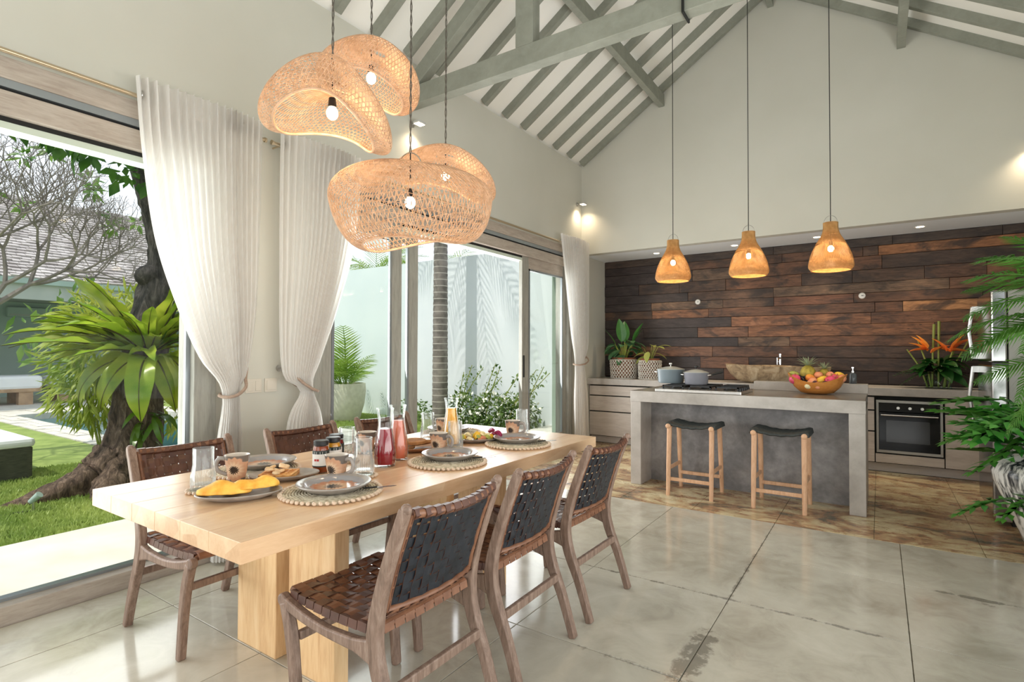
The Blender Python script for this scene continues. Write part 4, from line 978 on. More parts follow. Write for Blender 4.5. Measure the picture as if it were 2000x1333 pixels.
for x, y, lb, lc in GL: coaster(x, y, 'shell-edged ' + lc); tumbler(x, y, lb)
# --- mugs
def mug(x, y, rz, label, z=.0):
    o = thing('mug', label, 'mug', (x, y, TZ + z), rz, 'sunflower-glazed stoneware mugs on the table')
    obj('mug_body', MB().lathe([(0, 0), (.026, 0), (.029, .004), (.034, .03), (.043, .085), (.0445, .095), (.0435, .096)], 28), M_mugg, o, smooth=50)
    obj('mug_inside', MB().lathe([(.0435, .096), (.0405, .094), (.032, .03), (.02, .008), (0, .008)], 28), M_mugin, o, smooth=50)
    obj('handle', MB().tube(spline([(.040, 0, .080), (.062, 0, .082), (.074, 0, .062), (.066, 0, .036), (.034, 0, .022)], 14), .0062, 8, squash=(1, 1.3)), M_rimg, o, smooth=60)
mug(-1.716, 1.352, .25, 'grey sunflower-glazed mug beside the nearest plate', .008)
mug(-1.765, 1.985, .25, 'sunflower-glazed mug behind the middle plate', .008)
mug(-1.735, 2.58, .25, 'sunflower-glazed mug behind the farthest plate', .008)
mug(-2.01, 1.128, PI + .75, 'sunflower-glazed mug with a pale handle beside the near left tumbler', .011)
mug(-2.06, 1.80, PI, 'sunflower-glazed mug just behind the red carafe', .011)
mug(-2.10, 2.40, 0, 'sunflower-glazed mug left of the yellow juice carafe', .011)
# --- plates with sunflower bowls on the placemats
def plate(x, y, label, r=.128):
    o = obj('plate', MB().lathe([(0, .004), (r * .55, .004), (r * .62, 0), (r * .66, .001), (r * .96, .022), (r, .027), (r * .99, .030), (r * .80, .026), (r * .70, .013), (0, .011)], 48), [M_bowlg], smooth=40, loc=(x, y, TZ + .0085))
    me = o.data; me.materials.append(M_rimg)
    for p_ in me.polygons:
        c_ = p_.center
        if math.hypot(c_.x, c_.y) > r * .86 or p_.normal.z < -.2: p_.material_index = 1
    return tag(o, label, 'plate', 'sunflower-glazed plates on the placemats')
plate(-1.60, 1.25, 'sunflower-glazed plate nearest the camera on its placemat')
plate(-1.63, 1.91, 'sunflower-glazed plate in the middle of the right side')
plate(-1.63, 2.465, 'sunflower-glazed plate at the far end of the right side')
plate(-2.16, 1.33, 'sunflower-glazed plate at the near left, behind the mug')
plate(-2.14, 1.95, 'sunflower-glazed plate at the left side, behind the carafes')
plate(-2.17, 2.53, 'sunflower-glazed plate at the far left of the table')
# --- cutlery beside the plates
M_cut = mat('cutlery_steel', S(120, 118, 116), None, .22, metal=1)
def knife(x, y, rz, label):
    o = thing('table_knife', label, 'cutlery', (x, y, TZ + .0155), rz, 'knives resting on the placemats')
    obj('blade', MB().prism([(-.005, 0), (-.005, .06), (.002, .07), (.006, .06), (.006, 0)], 0, .0015, 'z'), M_cut, o)
    obj('handle', MB().tube([(0, 0, .003), (0, -.045, .003)], [.006, .0045], 8, squash=(1, .6)), M_black, o, smooth=60)
for x, y, rz, lb in ((-1.475, 1.335, -.5, 'knife right of the nearest plate'), (-1.495, 1.975, -.5, 'knife right of the middle right-hand plate'), (-1.49, 2.53, -.5, 'knife right of the farthest right-hand plate'), (-2.285, 1.30, PI, 'knife at the left edge of the near left placemat'), (-2.285, 1.90, PI, 'knife at the left edge of the middle left placemat')):
    knife(x, y, rz, lb + ' on the placemat')
# --- plates of food
def oval(name, label, x, y, rz, rx, ry, m=None):
    P = []
    for i in range(44):
        a = 2 * PI * i / 44; P.append([(rx * k * math.cos(a), ry * k * math.sin(a), z) for k, z in ((0, .004), (.6, .004), (.64, 0), (.68, .001), (.97, .017), (1, .021), (.985, .0235), (.74, .011), (0, .009))])
    return tag(normals(obj(name, MB().grid(P, cu=True), m or M_rimg, smooth=40, loc=(x, y, TZ), rot=(0, 0, rz))), label, 'plate')
M_om = mat('folded_omelette', S(226, 150, 40), S(248, 202, 92), .5, 22, bump=.25, bscale=40)
M_waf = mat('toasted_waffle', S(190, 118, 56), S(232, 178, 108), .6, 26, bump=.3, bscale=50)
M_bread = mat('crusty_bread', S(128, 82, 44), S(186, 132, 78), .75, 22, bump=.4, bscale=60)
oval('serving_plate', 'oval grey plate of folded yellow omelette at the near end of the table', -1.80, 1.02, .95, .135, .085)
def omelette(label, x, y, z, rz, s, sd):
    g = random.Random(sd); P = []
    for i in range(13):
        row = []
        for j in range(9):
            u = i / 12 * 2 - 1; v_ = j / 8; w_ = math.sqrt(max(0, 1 - u * u * .9))
            row.append((.095 * u, (v_ - .45) * .11 * w_, .004 + .020 * math.sin(PI * min(1, v_ * 1.15)) * w_ + .010 * math.sin(u * 5 + sd + v_ * 3) * v_ + g.uniform(0, .003)))
        P.append(row)
    o = obj('omelette', MB().grid(P), M_om, smooth=180, loc=(x, y, z), rot=(0, 0, rz)); o.scale = (s, s, s * 1.7)
    so = o.modifiers.new('thick', 'SOLIDIFY'); so.thickness = .007; so.offset = 0; sb = o.modifiers.new('sub', 'SUBSURF'); sb.levels = 1; sb.render_levels = 1
    tag(o, label, 'omelette')
omelette('lower folded omelette, filling the near end of its oval plate', -1.825, .985, TZ + .015, .85, .9, 1)
omelette('upper folded omelette lying across the far side of its oval plate', -1.775, 1.065, TZ + .026, 1.2, .78, 4)
oval('serving_plate', 'oval grey plate of waffle with fruit, behind the omelette plate', -1.925, 1.27, .9, .13, .085)
wf = MB().box(-.062, .062, -.055, .055, 0, .012)
for i in range(5):
    wf.box(-.062 + i * .0285, -.052 + i * .0285, -.055, .055, .012, .019); wf.box(-.062, .062, -.055 + i * .025, -.045 + i * .025, .012, .0185)
wo = thing('waffle', 'golden waffle lying on the second oval plate', 'waffle', (-1.935, 1.255, TZ + .0095), .7)
obj('waffle_grid', wf, M_waf, wo, bevel=.002)
M_ban = mat('sliced_banana', S(222, 182, 130), S(238, 208, 166), .5, 20)
g = random.Random(9); q0 = None
for i in range(11):
    x, y = g.uniform(-.045, .045), g.uniform(-.04, .04)
    o = tag(obj('banana_slice', MB().lathe([(0, 0), (.013, 0), (.0145, .004), (.013, .009), (0, .0095)], 12), M_ban, smooth=40), 'caramelised banana slice scattered on top of the waffle', 'fruit', 'banana slices on the waffle') if q0 is None else cp(q0)
    q0 = q0 or o; o.location = (-1.935 + x, 1.255 + y, TZ + .030 + (i % 3) * .006); o.rotation_euler = (g.uniform(-.4, .4), g.uniform(-.4, .4), 0)
oval('serving_plate', 'oval wooden board-like plate of bread slices behind the middle mug', -1.93, 1.99, .9, .135, .09, mat('brown_ceramic', S(150, 108, 78), S(176, 132, 98), .3, 14))
for i, (x, y, rz, tl, lb) in enumerate(((-1.96, 1.95, .5, .2, 'seeded bread slice lying at the near end of the bread plate'), (-1.91, 2.02, 1.2, -.3, 'seeded bread slice leaning at the far end of the bread plate'), (-1.90, 1.965, .9, .15, 'seeded bread slice lying at the right of the bread plate'))):
    o = obj('bread_slice', MB().prism([(.055 * math.cos(a) * (1 if math.sin(a) > 0 else 1.0), .038 * math.sin(a) * (1.1 if math.sin(a) > 0 else .9)) for a in np.linspace(0, 2 * PI, 18)[:-1]], 0, .016, 'z'), M_bread, bevel=.003, loc=(x, y, TZ + .0155 + .014 * i), rot=(tl, 0, rz))
    tag(o, lb, 'bread')
oval('serving_plate', 'oval grey platter of sliced fruit by the yellow juice', -1.85, 2.39, .85, .15, .095)
frm = {'melon': M_cream, 'papaya': M_peach, 'pineapple': M_yel, 'dragon': mat('beet_purple', S(120, 16, 62), S(160, 34, 84), .4, 30), 'lime': M_green}
g = random.Random(21)
lbl = {'melon': 'pale melon wedge on the fruit platter', 'papaya': 'orange papaya wedge on the fruit platter', 'pineapple': 'yellow pineapple wedge on the fruit platter', 'dragon': 'purple dragon fruit wedge on the fruit platter', 'lime': 'green lime wedge on the fruit platter'}
wd0 = {}
for i in range(26):
    k = ['melon', 'papaya', 'melon', 'pineapple', 'lime'][i % 5] if i < 20 else 'dragon'
    a = g.uniform(0, 2 * PI); r = math.sqrt(g.random()); x = .105 * r * math.cos(a); y = .055 * r * math.sin(a)
    if k == 'dragon': x = .10 + g.uniform(-.03, .03); y = g.uniform(-.035, .035)
    c_, s_ = math.cos(.85), math.sin(.85)
    if k not in wd0:
        wd0[k] = obj('fruit_wedge', MB().prism([(.024 * math.cos(b), .020 * math.sin(b)) for b in np.linspace(0, PI, 9)], -.010, .010), frm[k], bevel=.002); tag(wd0[k], lbl[k], 'fruit', lbl[k].replace('wedge', 'wedges').split(' on')[0] + ' on the platter'); o = wd0[k]
    else: o = cp(wd0[k])
    o.location = (-1.85 + x * c_ - y * s_, 2.39 + x * s_ + y * c_, TZ + .013 + .03 * (1 - r) + (.012 if k == 'dragon' else 0)); o.rotation_euler = (g.uniform(-.7, .7), g.uniform(-.7, .7), g.uniform(0, 6))
# --- juice carafes
CP = [(.0, .004), (.041, .004), (.044, .012), (.045, .05), (.041, .09), (.033, .135), (.0285, .165), (.028, .185), (.031, .215), (.036, .235)]
def juice(name, c, rough=.12):
    t = NT(name); t.P(Base_Color=c, Roughness=rough, Subsurface_Weight=.15, Subsurface_Radius=(.03, .012, .006), Subsurface_Scale=.6); return t.mat
def carafe(x, y, label, m, lvl, s=1.0):
    o = thing('juice_carafe', label, 'carafe', (x, y, TZ), 0)
    out = [(r * s, z * s) for r, z in CP]
    obj('glass_wall', MB().lathe([(0, 0), (.041 * s, 0)] + out[1:] + [(r - .002, z) for r, z in out[1:][::-1]], 32), M_clear, o, smooth=40)
    zz = np.linspace(.009 * s, lvl * s, 14); rr = np.interp(zz, [z for r, z in out[1:]], [r - .0026 for r, z in out[1:]])
    obj('juice', MB().lathe([(0, zz[0])] + list(zip(rr, zz)) + [(0, zz[-1])], 32), m, o, smooth=40)
carafe(-1.785, 1.66, 'tall glass carafe of deep red juice', juice('red_juice', S(150, 12, 34)), .152, 1.06)
carafe(-1.845, 1.795, 'tall glass carafe of coral pink juice behind the red one', juice('coral_juice', S(222, 112, 80), .3), .168, 1.06)
carafe(-1.885, 2.22, 'tall glass carafe of yellow-orange juice', juice('orange_juice', S(250, 172, 10), .3), .185, 1.06)
# --- jam jars
M_label = mat('paper_label', S(222, 218, 212), None, .6); M_band = mat('dark_label_band', S(38, 48, 44), None, .5); M_fruitp = mat('printed_red_fruit', S(176, 40, 34), None, .5)
def jar(x, y, rz, label, jam):
    o = thing('jam_jar', label, 'jar', (x, y, TZ), rz)
    obj('jam', MB().lathe([(0, .003), (.0285, .003), (.0305, .009), (.0305, .095), (.026, .108), (0, .108)], 24), mat('jam', jam, None, .12, **{'Subsurface_Weight': .4, 'Subsurface_Radius': (.02, .01, .005)}), o, smooth=40)
    obj('glass_wall', MB().lathe([(0, 0), (.030, 0), (.0325, .006), (.0325, .098), (.028, .112), (.027, .118)], 24), M_clear, o, smooth=40)
    obj('lid', MB().lathe([(.0295, .112), (.030, .128), (.027, .131), (0, .131)], 24), M_black, o, smooth=40)
    def arc(a0, a1, z0, z1, r, m, nm):
        obj(nm, MB().grid([[(r * math.cos(a), r * math.sin(a), z) for z in (z0, z1)] for a in np.linspace(a0, a1, 16)]), m, o, smooth=180)
    arc(-1.35, .9, .030, .088, .0330, M_label, 'paper_label'); arc(-1.35, 2.4, .078, .092, .0332, M_band, 'label_band'); arc(.9, 2.4, .028, .082, .0331, M_band, 'label_side'); arc(-1.35, 2.4, .026, .031, .0333, M_band, 'label_band')
    obj('printed_fruit', MB().grid([[(.0334 * math.cos(a), .0334 * math.sin(a), z) for z in (.050, .0585)] for a in np.linspace(-.75, -.45, 5)]).grid([[(.0334 * math.cos(a), .0334 * math.sin(a), z) for z in (.050, .0585)] for a in np.linspace(-.40, -.12, 5)]), M_fruitp, o)
jar(-1.905, 1.422, -.75, 'jam jar with a white label and dark lid nearest the camera', S(150, 66, 22))
jar(-1.99, 1.565, -.75, 'jam jar with a dark lid standing behind, left of the tumbler', S(120, 24, 22))
jar(-1.935, 1.505, .2, 'jam jar mostly hidden between the other two jars', S(214, 150, 40))
# ================================================================ CURTAINS
t = NT('sheer_linen'); v = t.coord('Object'); c = t.ramp(t.noise(t.coord('Object', (1, 120, 4)), 3, 2), [(.3, S(246, 243, 240)), (.7, S(252, 251, 249))])
t.P(Base_Color=c, Roughness=.9, Specular_IOR_Level=.1)
tl = t.N('BsdfTranslucent', Color=c); m = t.N('MixShader', _0=.62, _1=t.b.outputs[0], _2=tl.outputs[0])
m2 = t.N('MixShader', _0=.06, _1=m.outputs[0], _2=t.N('BsdfTransparent').outputs[0]); t.l.new(m2.outputs[0], t.out.inputs[0]); M_cur = t.mat
M_tie = mat('rope_tie', S(150, 128, 112), S(172, 150, 134), .9, 60)
M_rod = mat('brass_rod', S(196, 178, 150), None, .3, metal=.8)
def curtain(label, x, Lp, Rp, ztie, hook, folds, seed, ytie):
    o = thing('curtain', label, 'curtain', (x, 0, 0)); g = random.Random(seed)
    Lp = sorted(Lp, key=lambda p: p[1]); Rp = sorted(Rp, key=lambda p: p[1])
    zs_ = np.concatenate([np.linspace(2.69, 2.56, 6), np.linspace(2.52, .02, 64)])
    nU = folds * 10 + 1; u = np.linspace(0, 1, nU)
    ph0 = 0; fl_ = spline([(p[1], p[0]) for p in Lp], 80); fr_ = spline([(p[1], p[0]) for p in Rp], 80)
    ph = np.cumsum([0] + [g.uniform(.75, 1.25) for _ in range(nU - 1)]); ph = ph + 3.2 * np.sin(u * 7 + seed) + 1.5 * np.sin(u * 17); ph = ph - ph[0]; ph = ph / ph[-1] * folds * 2 * PI
    am = .7 + .3 * np.sin(u * 9 + seed)
    G = []
    for z in zs_:
        yl = np.interp(z, fl_[:, 0], fl_[:, 1]); yr = np.interp(z, fr_[:, 0], fr_[:, 1]); wd = yr - yl
        a = .025 * am
        tight = math.exp(-((z - ztie) / .16) ** 2); a = a * (1 - .55 * tight) + .004
        ext = .0 if z > ztie else .03 * (1 - math.exp(-(ztie - z) / .3))
        xx = a * np.sin(ph) * (1.05 if z > 2.56 else 1) + (.03 * np.sin(u * PI) * (1 - tight)) + ext * np.sin(u * PI * 2) + .035 * tight * np.sin(u * PI)
        yy = yl + wd * (u + .012 * np.cos(ph) * np.sin(PI * u))
        G.append(np.stack([xx, yy, np.full(nU, z)], 1))
    obj('curtain_cloth', MB().grid(np.array(G)), M_cur, o, smooth=180)
    hd = MB().grid(np.array([r + np.array([.0025, 0, 0]) for r in G[:6]])); obj('header_tape', hd, M_cur, o, smooth=180)
    # grommets where the rod passes
    yl, yr = G[3][0][1], G[3][-1][1]; gm = None
    for y in (yl + .025, yr - .03):
        if gm is None: gm = obj('grommet', MB().tube([(.021 * math.cos(a), 0, .021 * math.sin(a)) for a in np.linspace(0, 2 * PI, 16)[:-1]], .0045, 6, closed=True), M_steel, o, smooth=60, loc=(-.015, y, 2.605))
        else: cp(gm, o, (-.015, y, 2.605))
    ty = [np.interp(ztie, fl_[:, 0], fl_[:, 1]), np.interp(ztie, fr_[:, 0], fr_[:, 1])]
    yc = (ty[0] + ty[1]) / 2; hy = (ty[1] - ty[0]) / 2 + .012
    q_ = 1 if hook[0] > yc else -1
    path = [(-.07, hook[0], hook[1]), (-.04, yc + q_ * hy * 1.1, ztie + .03), (-.05, yc, ztie), (-.01, yc - q_ * hy, ztie - .018), (.06, yc - q_ * hy * .8, ztie - .026), (.082, yc, ztie - .012), (.06, yc + q_ * hy * .9, ztie + .03), (.01, yc + q_ * (hy + .02), ztie + .075), (-.06, hook[0], hook[1])]
    obj('rope_tieback', MB().tube(spline(path, 40), .0095, 8), M_tie, o, smooth=60)
    hk = thing('curtain_hook', 'small metal wall hook holding the rope of the ' + label.split(',')[0], 'hook', (XL, hook[0], hook[1]))
    obj('hook_plate', MB().lathe([(0, .012), (.02, .011), (.022, 0), (0, 0)], 14), M_steel, hk, smooth=40, rot=(0, R_(90), 0))
    obj('hook_arm', MB().tube([(0, 0, 0), (.04, 0, 0), (.055, 0, .018)], .005, 8), M_steel, hk, smooth=40)
    return o
curtain('near sheer curtain, tied back beside the garden window', -3.225, [(1.24, 2.69), (1.275, 2.3), (1.345, 1.84), (1.47, 1.46), (1.585, 1.20), (1.715, 1.0), (1.685, .64), (1.66, .02)], [(1.95, 2.69), (1.945, 2.2), (1.925, 1.53), (1.87, 1.13), (1.82, 1.0), (1.845, .62), (1.86, .02)], 1.0, (1.90, 1.14), 17, 1, 1.77)
curtain('second sheer curtain, tied back at the start of the far sliding door', -3.225, [(2.075, 2.69), (2.075, 1.9), (2.10, 1.13), (2.24, .98), (2.14, .74), (2.12, .02)], [(2.755, 2.69), (2.69, 2.06), (2.55, 1.58), (2.405, 1.2), (2.335, 1.0), (2.42, .74), (2.45, .02)], 1.0, (2.16, 1.13), 16, 2, 2.3)
curtain('far sheer curtain, tied back in the corner by the drawer units', -3.215, [(5.82, 2.69), (5.93, 2.2), (6.08, 1.5), (6.19, 1.11), (6.17, .6), (6.20, .02)], [(6.61, 2.69), (6.61, 1.9), (6.58, 1.35), (6.47, 1.10), (6.57, .65), (6.62, .02)], 1.10, (6.62, 1.16), 15, 3, 6.3)
for n, y0, y1, lb in ((0, -2.2, 1.99, 'thin brass curtain rod over the garden window'), (1, 2.05, 6.62, 'thin brass curtain rod over the far sliding doors')):
    o = thing('curtain_rod', lb, 'curtain rod', (-3.268, (y0 + y1) / 2, 2.605)); h = (y1 - y0) / 2
    obj('rod', MB().tube([(0, -h, 0), (0, h, 0)], .0115, 12), M_rod, o, smooth=60)
    for s in (-1, 1):
        obj('end_cap', MB().tube([(0, s * h, 0), (0, s * (h + .012), 0)], .016, 12), M_rod, o, smooth=60)
        obj('bracket', MB().tube([(0, s * (h - .05), -.005), (-.082, s * (h - .05), -.005)], .006, 8), M_rod, o, smooth=60)
# switch plates on the pier
M_sw = mat('switch_plate', S(214, 206, 192), None, .4)
for y, w_, lb in ((1.98, .11, 'double light switch plate on the wall between the curtains'), (2.10, .085, 'single light switch plate beside the second curtain')):
    o = thing('light_switch', lb, 'switch', (XL, y, 1.02))
    obj('plate', MB().box(0, .008, -w_ / 2, w_ / 2, -.045, .045), M_sw, o, bevel=.002)
    n = 2 if w_ > .1 else 1
    for i in range(n): obj('rocker', MB().box(.008, .012, -w_ / 2 + .012 + i * w_ / 2, -w_ / 2 + (i + 1) * w_ / n - .008, -.032, .032), M_sw, o, bevel=.0015)
# ================================================================ GARDEN
rgn = np.random.default_rng(4)
M_lawn = mat('lawn_soil', S(112, 132, 60), S(156, 172, 92), .95, 3, kind='World')
M_grass = leafmat('grass_blade', S(136, 164, 78), S(196, 208, 124), scale=2, trans=.4, obj_var=False)
gz_ = -.06
struct('ground', MB().box(-45, -4.48, -20, 3.0, -.3, gz_).box(-45, -15.2, 3.0, 40, -.3, gz_).box(-15.2, -3.5, 5.95, 40, -.3, gz_).box(-5.75, -4.48, 3.0, 5.95, -.3, gz_), M_lawn)
M_ter = mat('pale_terrace_stone', S(206, 202, 190), S(226, 222, 212), .75, 3, kind='World')
te = struct('terrace', MB().box(-4.5, XL - .07, -6, 9, -.2, .035), M_ter)
def blades(n, x0, x1, y0, y1, h):
    x = rgn.uniform(x0, x1, n); y = rgn.uniform(y0, y1, n); a = rgn.uniform(0, 2 * PI, n); hh = rgn.uniform(.5, 1.1, n) * h; ln = rgn.uniform(-.6, .6, (n, 2)) * hh[:, None]; wd = .006 + .004 * rgn.random(n)
    B = np.stack([x, y, np.full(n, gz_ - .005)], 1); d = np.stack([np.cos(a) * wd, np.sin(a) * wd, 0 * a], 1); T = B + np.concatenate([ln, hh[:, None]], 1)
    M_ = (B + T) / 2 + np.stack([0 * x, 0 * x, hh * .08], 1)
    V = np.stack([B - d, B + d, M_ + d * .8, T], 1).reshape(-1, 3); k = np.arange(n) * 4
    return V, np.stack([k, k + 1, k + 2, k + 3], 1)
V1, F1 = blades(60000, -7.6, -4.5, .2, 2.95, .05); V2, F2 = blades(26000, -9.5, -4.5, 6.0, 7.55, .06)
go = bigmesh('lawn_grass', np.concatenate([V1, V2]), np.concatenate([F1, F2 + len(V1)]), M_grass, smooth=False)
tag(go, 'short sunlit green grass of the lawn outside the windows', 'grass', kind='stuff')
# pool
M_cop = mat('pool_coping', S(196, 190, 176), S(222, 218, 206), .8, 5, kind='World')
t = NT('pool_water'); t.P(Base_Color=S(42, 96, 98), Roughness=.03, Specular_IOR_Level=.7); t.bump(t.noise(t.coord('World', (1, 2.5, 1)), 5, 3), .12, .03); M_pool = t.mat
po = thing('swimming_pool', 'rectangular teal swimming pool with pale stone coping in the garden', 'swimming pool', (-10, 4.5, -.06))
obj('water', MB().box(-4.2, 3.7, -1.05, 1.0, -.12, -.11), M_pool, po)
obj('pool_shell', MB().box(-5.2, 4.25, -1.5, -1.05, -.2, -.02).box(-5.2, 4.25, 1.0, 1.45, -.2, -.02).box(-5.2, -4.2, -1.05, 1.0, -.2, -.02).box(3.7, 4.25, -1.05, 1.0, -.2, -.02), M_cop, po)
i = 0
for (x0, x1, y0, y1, nx_, ny_) in ((-5.2, 4.25, -1.5, -1.05, 22, 3), (-5.2, 4.25, 1.0, 1.45, 22, 2), (-5.2, -4.2, -1.05, 1.0, 2, 5), (3.7, 4.25, -1.05, 1.0, 1, 5)):
    sx_ = (x1 - x0) / nx_; sy_ = (y1 - y0) / ny_
    for a in range(nx_):
        for b in range(ny_):
            obj('coping_stone', MB().box(-sx_ / 2 + .006, sx_ / 2 - .006, -sy_ / 2 + .006, sy_ / 2 - .006, -.02, rg.uniform(.008, .018)), M_cop, po, loc=(x0 + sx_ * (a + .5), y0 + sy_ * (b + .5), 0))
# pavilion
M_pav = mat('pavilion_paint', S(152, 172, 164), S(164, 184, 176), .8, 2, kind='World')
M_fas = mat('pavilion_fascia', S(160, 168, 162), S(176, 182, 176), .7, 2, kind='World')
M_wood2 = wood('weathered_timber', S(138, 112, 86), S(176, 146, 114), S(196, 168, 134), (1, 3, 3), 3, .7, .1, kind='World')
M_sh = mat('weathered_shingle', S(150, 142, 138), S(206, 200, 196), .85, 2.2, kind='World')
M_cloth = mat('white_cloth', S(228, 230, 232), S(238, 240, 240), .85, 8)
pv = thing('pavilion', 'open garden pavilion with a weathered shingle roof beyond the pool', 'pavilion', (-17.5, 4, -.06))
obj('platform', MB().box(-4, 2.3, -9, 6.5, -.1, .02), M_cop, pv)
obj('back_wall', MB().box(-2.4, -2.2, -9, 6, 0, 3.3), M_pav, pv)
obj('side_wall', MB().box(-2.2, -.4, 5.8, 6, 0, 3.3), M_pav, pv)
obj('ceiling_panel', MB().box(-3.5, 1.5, -9, 6.4, 2.62, 2.68), M_fas, pv)
obj('fascia', MB().box(1.5, 1.56, -9, 6.4, 2.45, 2.86), M_fas, pv)
obj('gutter', MB().box(1.5, 1.66, -9, 6.4, 2.80, 2.92), M_pav, pv)
for y in (2.6, 3.1): obj('column', MB().box(.2, .4, y, y + .16, 0, 2.62), M_fas, pv)
for y in (-3, 6.0): obj('column', MB().box(1.2, 1.4, y, y + .2, 0, 2.62), M_fas, pv)
a = Vector((1.62, 0, 2.92)); b = Vector((-2.2, 0, 5.45)); nrm = Vector((2.53, 0, 3.82)).normalized(); m = MB(); nr = 30
hip = lambda f: 6.4 - 2.35 * f
for r in range(nr):
    f0 = r / nr; f1 = (r + 1.35) / nr; p0 = a.lerp(b, f0); p1 = a.lerp(b, min(1, f1)); y = -7 + (r % 2) * .09
    ye = hip(f0)
    while y < ye:
        w_ = .17 + rg.uniform(-.02, .02); y2 = min(y + w_, ye); j = rg.uniform(0, .03); dz = nrm * (.035 + j); e0 = p0 + (p0 - p1) * rg.uniform(-.05, .14)
        m.add([(e0.x, y, e0.z), (e0.x, y2 - .01, e0.z), (p1.x, y2 - .01, p1.z), (p1.x, y, p1.z), (e0.x + dz.x, y, e0.z + dz.z), (e0.x + dz.x, y2 - .01, e0.z + dz.z)], [(0, 1, 5, 4), (4, 5, 2, 3), (0, 4, 3), (1, 2, 5)])
        y = y2
obj('roof_shingles', m, M_sh, pv, kind='stuff')
obj('roof_deck', MB().add([(1.55, -9, 2.86), (1.55, 6.4, 2.86), (-2.2, 4.05, 5.38), (-2.2, -9, 5.38), (-6, 6.4, 2.86), (-6, -9, 2.86)], [(0, 1, 2, 3), (3, 2, 4, 5), (1, 4, 2)]), M_sh, pv)
obj('ridge_cap', MB().tube([(-2.2, -9, 5.47), (-2.2, 4.05, 5.47)], .09, 8).tube([(-2.2, 4.05, 5.47), (1.62, 6.4, 2.98)], .07, 8), M_sh, pv)
ac = obj('air_conditioner', MB().box(-2.2, -2.0, .55, 1.45, 2.2, 2.48), M_pav, pv, bevel=.03); obj('air_outlet', MB().box(-2.0, -1.99, .6, 1.4, 2.24, 2.29), M_fas, ac)
for y0, y1, lb in ((3.1, 4.5, 'left timber daybed with a white mattress in the pavilion'), (4.75, 6.3, 'right timber daybed with a dark throw in the pavilion')):
    o = thing('daybed', lb, 'daybed', (-17.0, (y0 + y1) / 2, -.04)); h = (y1 - y0) / 2
    obj('bed_frame', MB().box(-.45, .45, -h, h, .30, .42), M_wood2, o)
    for y in (-h * .7, h * .6):
        for x in (-.35, .33): obj('leg', MB().box(x - .1, x + .1, y - .13, y + .13, 0, .30), M_wood2, o)
    obj('mattress', MB().box(-.45, .47, -h - .02, h + .02, .36, .68), M_cloth, o, bevel=.07)
    if y0 > 4: obj('throw', MB().box(-.48, .50, -h + .0, .05, .20, .70), M_pav, o, bevel=.05)
# lounger by the lawn
lo = thing('rattan_lounger', 'dark woven rattan lounger with a white cushion on the lawn', 'lounger', (-7.85, 1.0, -.06))
M_wick = mat('dark_wicker', S(52, 54, 44), S(92, 92, 76), .8, 3, stretch=(4, 4, 70))
obj('wicker_base', MB().box(-.75, .75, -.85, .87, 0, .33), M_wick, lo, bevel=.01)
obj('seat_cushion', MB().box(-.77, .77, -.87, .89, .33, .42), M_cloth, lo, bevel=.035)
tw = thing('folded_towels', 'dark and white rolled towels on the lounger cushion', 'towel', (-7.6, 1.45, .36))
for (x, y, z, r, m_) in ((0, 0, .06, .06, M_wick), (0, .13, .055, .055, M_cloth), (.02, .07, .155, .055, M_wick), (.1, -.06, .05, .05, M_pav)):
    obj('rolled_towel', MB().tube([(x - .16, y, z), (x + .16, y, z)], r, 12), m_, tw, smooth=40)
gs = thing('garden_spotlight', 'small grey garden spotlight on a spike in the grass near the tree root', 'light', (-5.62, 1.49, -.06))
obj('spike', MB().tube([(0, 0, 0), (0, 0, .12)], .01, 8), M_steel, gs, smooth=40)
obj('lamp_can', MB().tube([(-.02, -.015, .09), (.03, .03, .15)], [.02, .028], 14), M_pav, gs, smooth=40)
obj('cable', MB().tube([(0, 0, .02), (-.05, -.1, .02), (-.02, -.22, .02)], .006, 6), M_black, gs)
# big tree with roots
t = NT('rough_bark'); v = t.coord('Object', (3.4, 3.4, .9)); f = t.noise(v, 4.5, 7, .7, 1.4)
hz = t.N('SeparateXYZ', Vector=t.coord('Object')).outputs['Z']; hf = t.math('MULTIPLY', hz, .55, True)
c = t.mix(hf, t.ramp(f, [(.36, S(58, 44, 36)), (.52, S(120, 98, 82)), (.66, S(168, 142, 122))]), t.ramp(f, [(.36, S(46, 44, 42)), (.52, S(78, 74, 70)), (.66, S(112, 106, 100))]))
t.P(Base_Color=c, Roughness=.95); t.bump(f, .9, .06); M_bark = t.mat
def rough_tube(pts, rs, n, seg, amp, seed, ridge=7):
    C = spline(pts, seg); r = np.interp(np.linspace(0, 1, seg), np.linspace(0, 1, len(rs)), rs); g = np.random.default_rng(seed); P = []
    a = 2 * PI * np.arange(n) / n
    d = np.gradient(C, axis=0); d /= np.linalg.norm(d, axis=1)[:, None]
    for i in range(seg):
        up = np.array([0, 1., 0]) if abs(d[i, 1]) < .8 else np.array([1., 0, 0]); x = np.cross(d[i], up); x /= np.linalg.norm(x); y = np.cross(d[i], x)
        w_ = 1 + amp * (np.sin(ridge * a + i * .12 + seed) * .5 + np.sin(3 * a + i * .3) * .4) + g.normal(0, amp * .35, n)
        P.append(C[i] + r[i] * w_[:, None] * (np.cos(a)[:, None] * x + np.sin(a)[:, None] * y))
    return np.array(P)
tr = thing('garden_tree', 'thick rough-barked tree with a spreading root outside the near window', 'tree', (-6.0, 2.28, -.08))
tm = MB().grid(rough_tube([(0, 0, -.05), (0, 0, .12), (0, .06, .5), (0, .12, 1.2), (0, .27, 1.9), (.0, .34, 2.25), (0, .26, 2.7), (.05, .1, 3.2), (.1, -.1, 4.2)], [.44, .34, .23, .19, .18, .17, .15, .13, .10], 26, 70, .09, 1), cv=True)
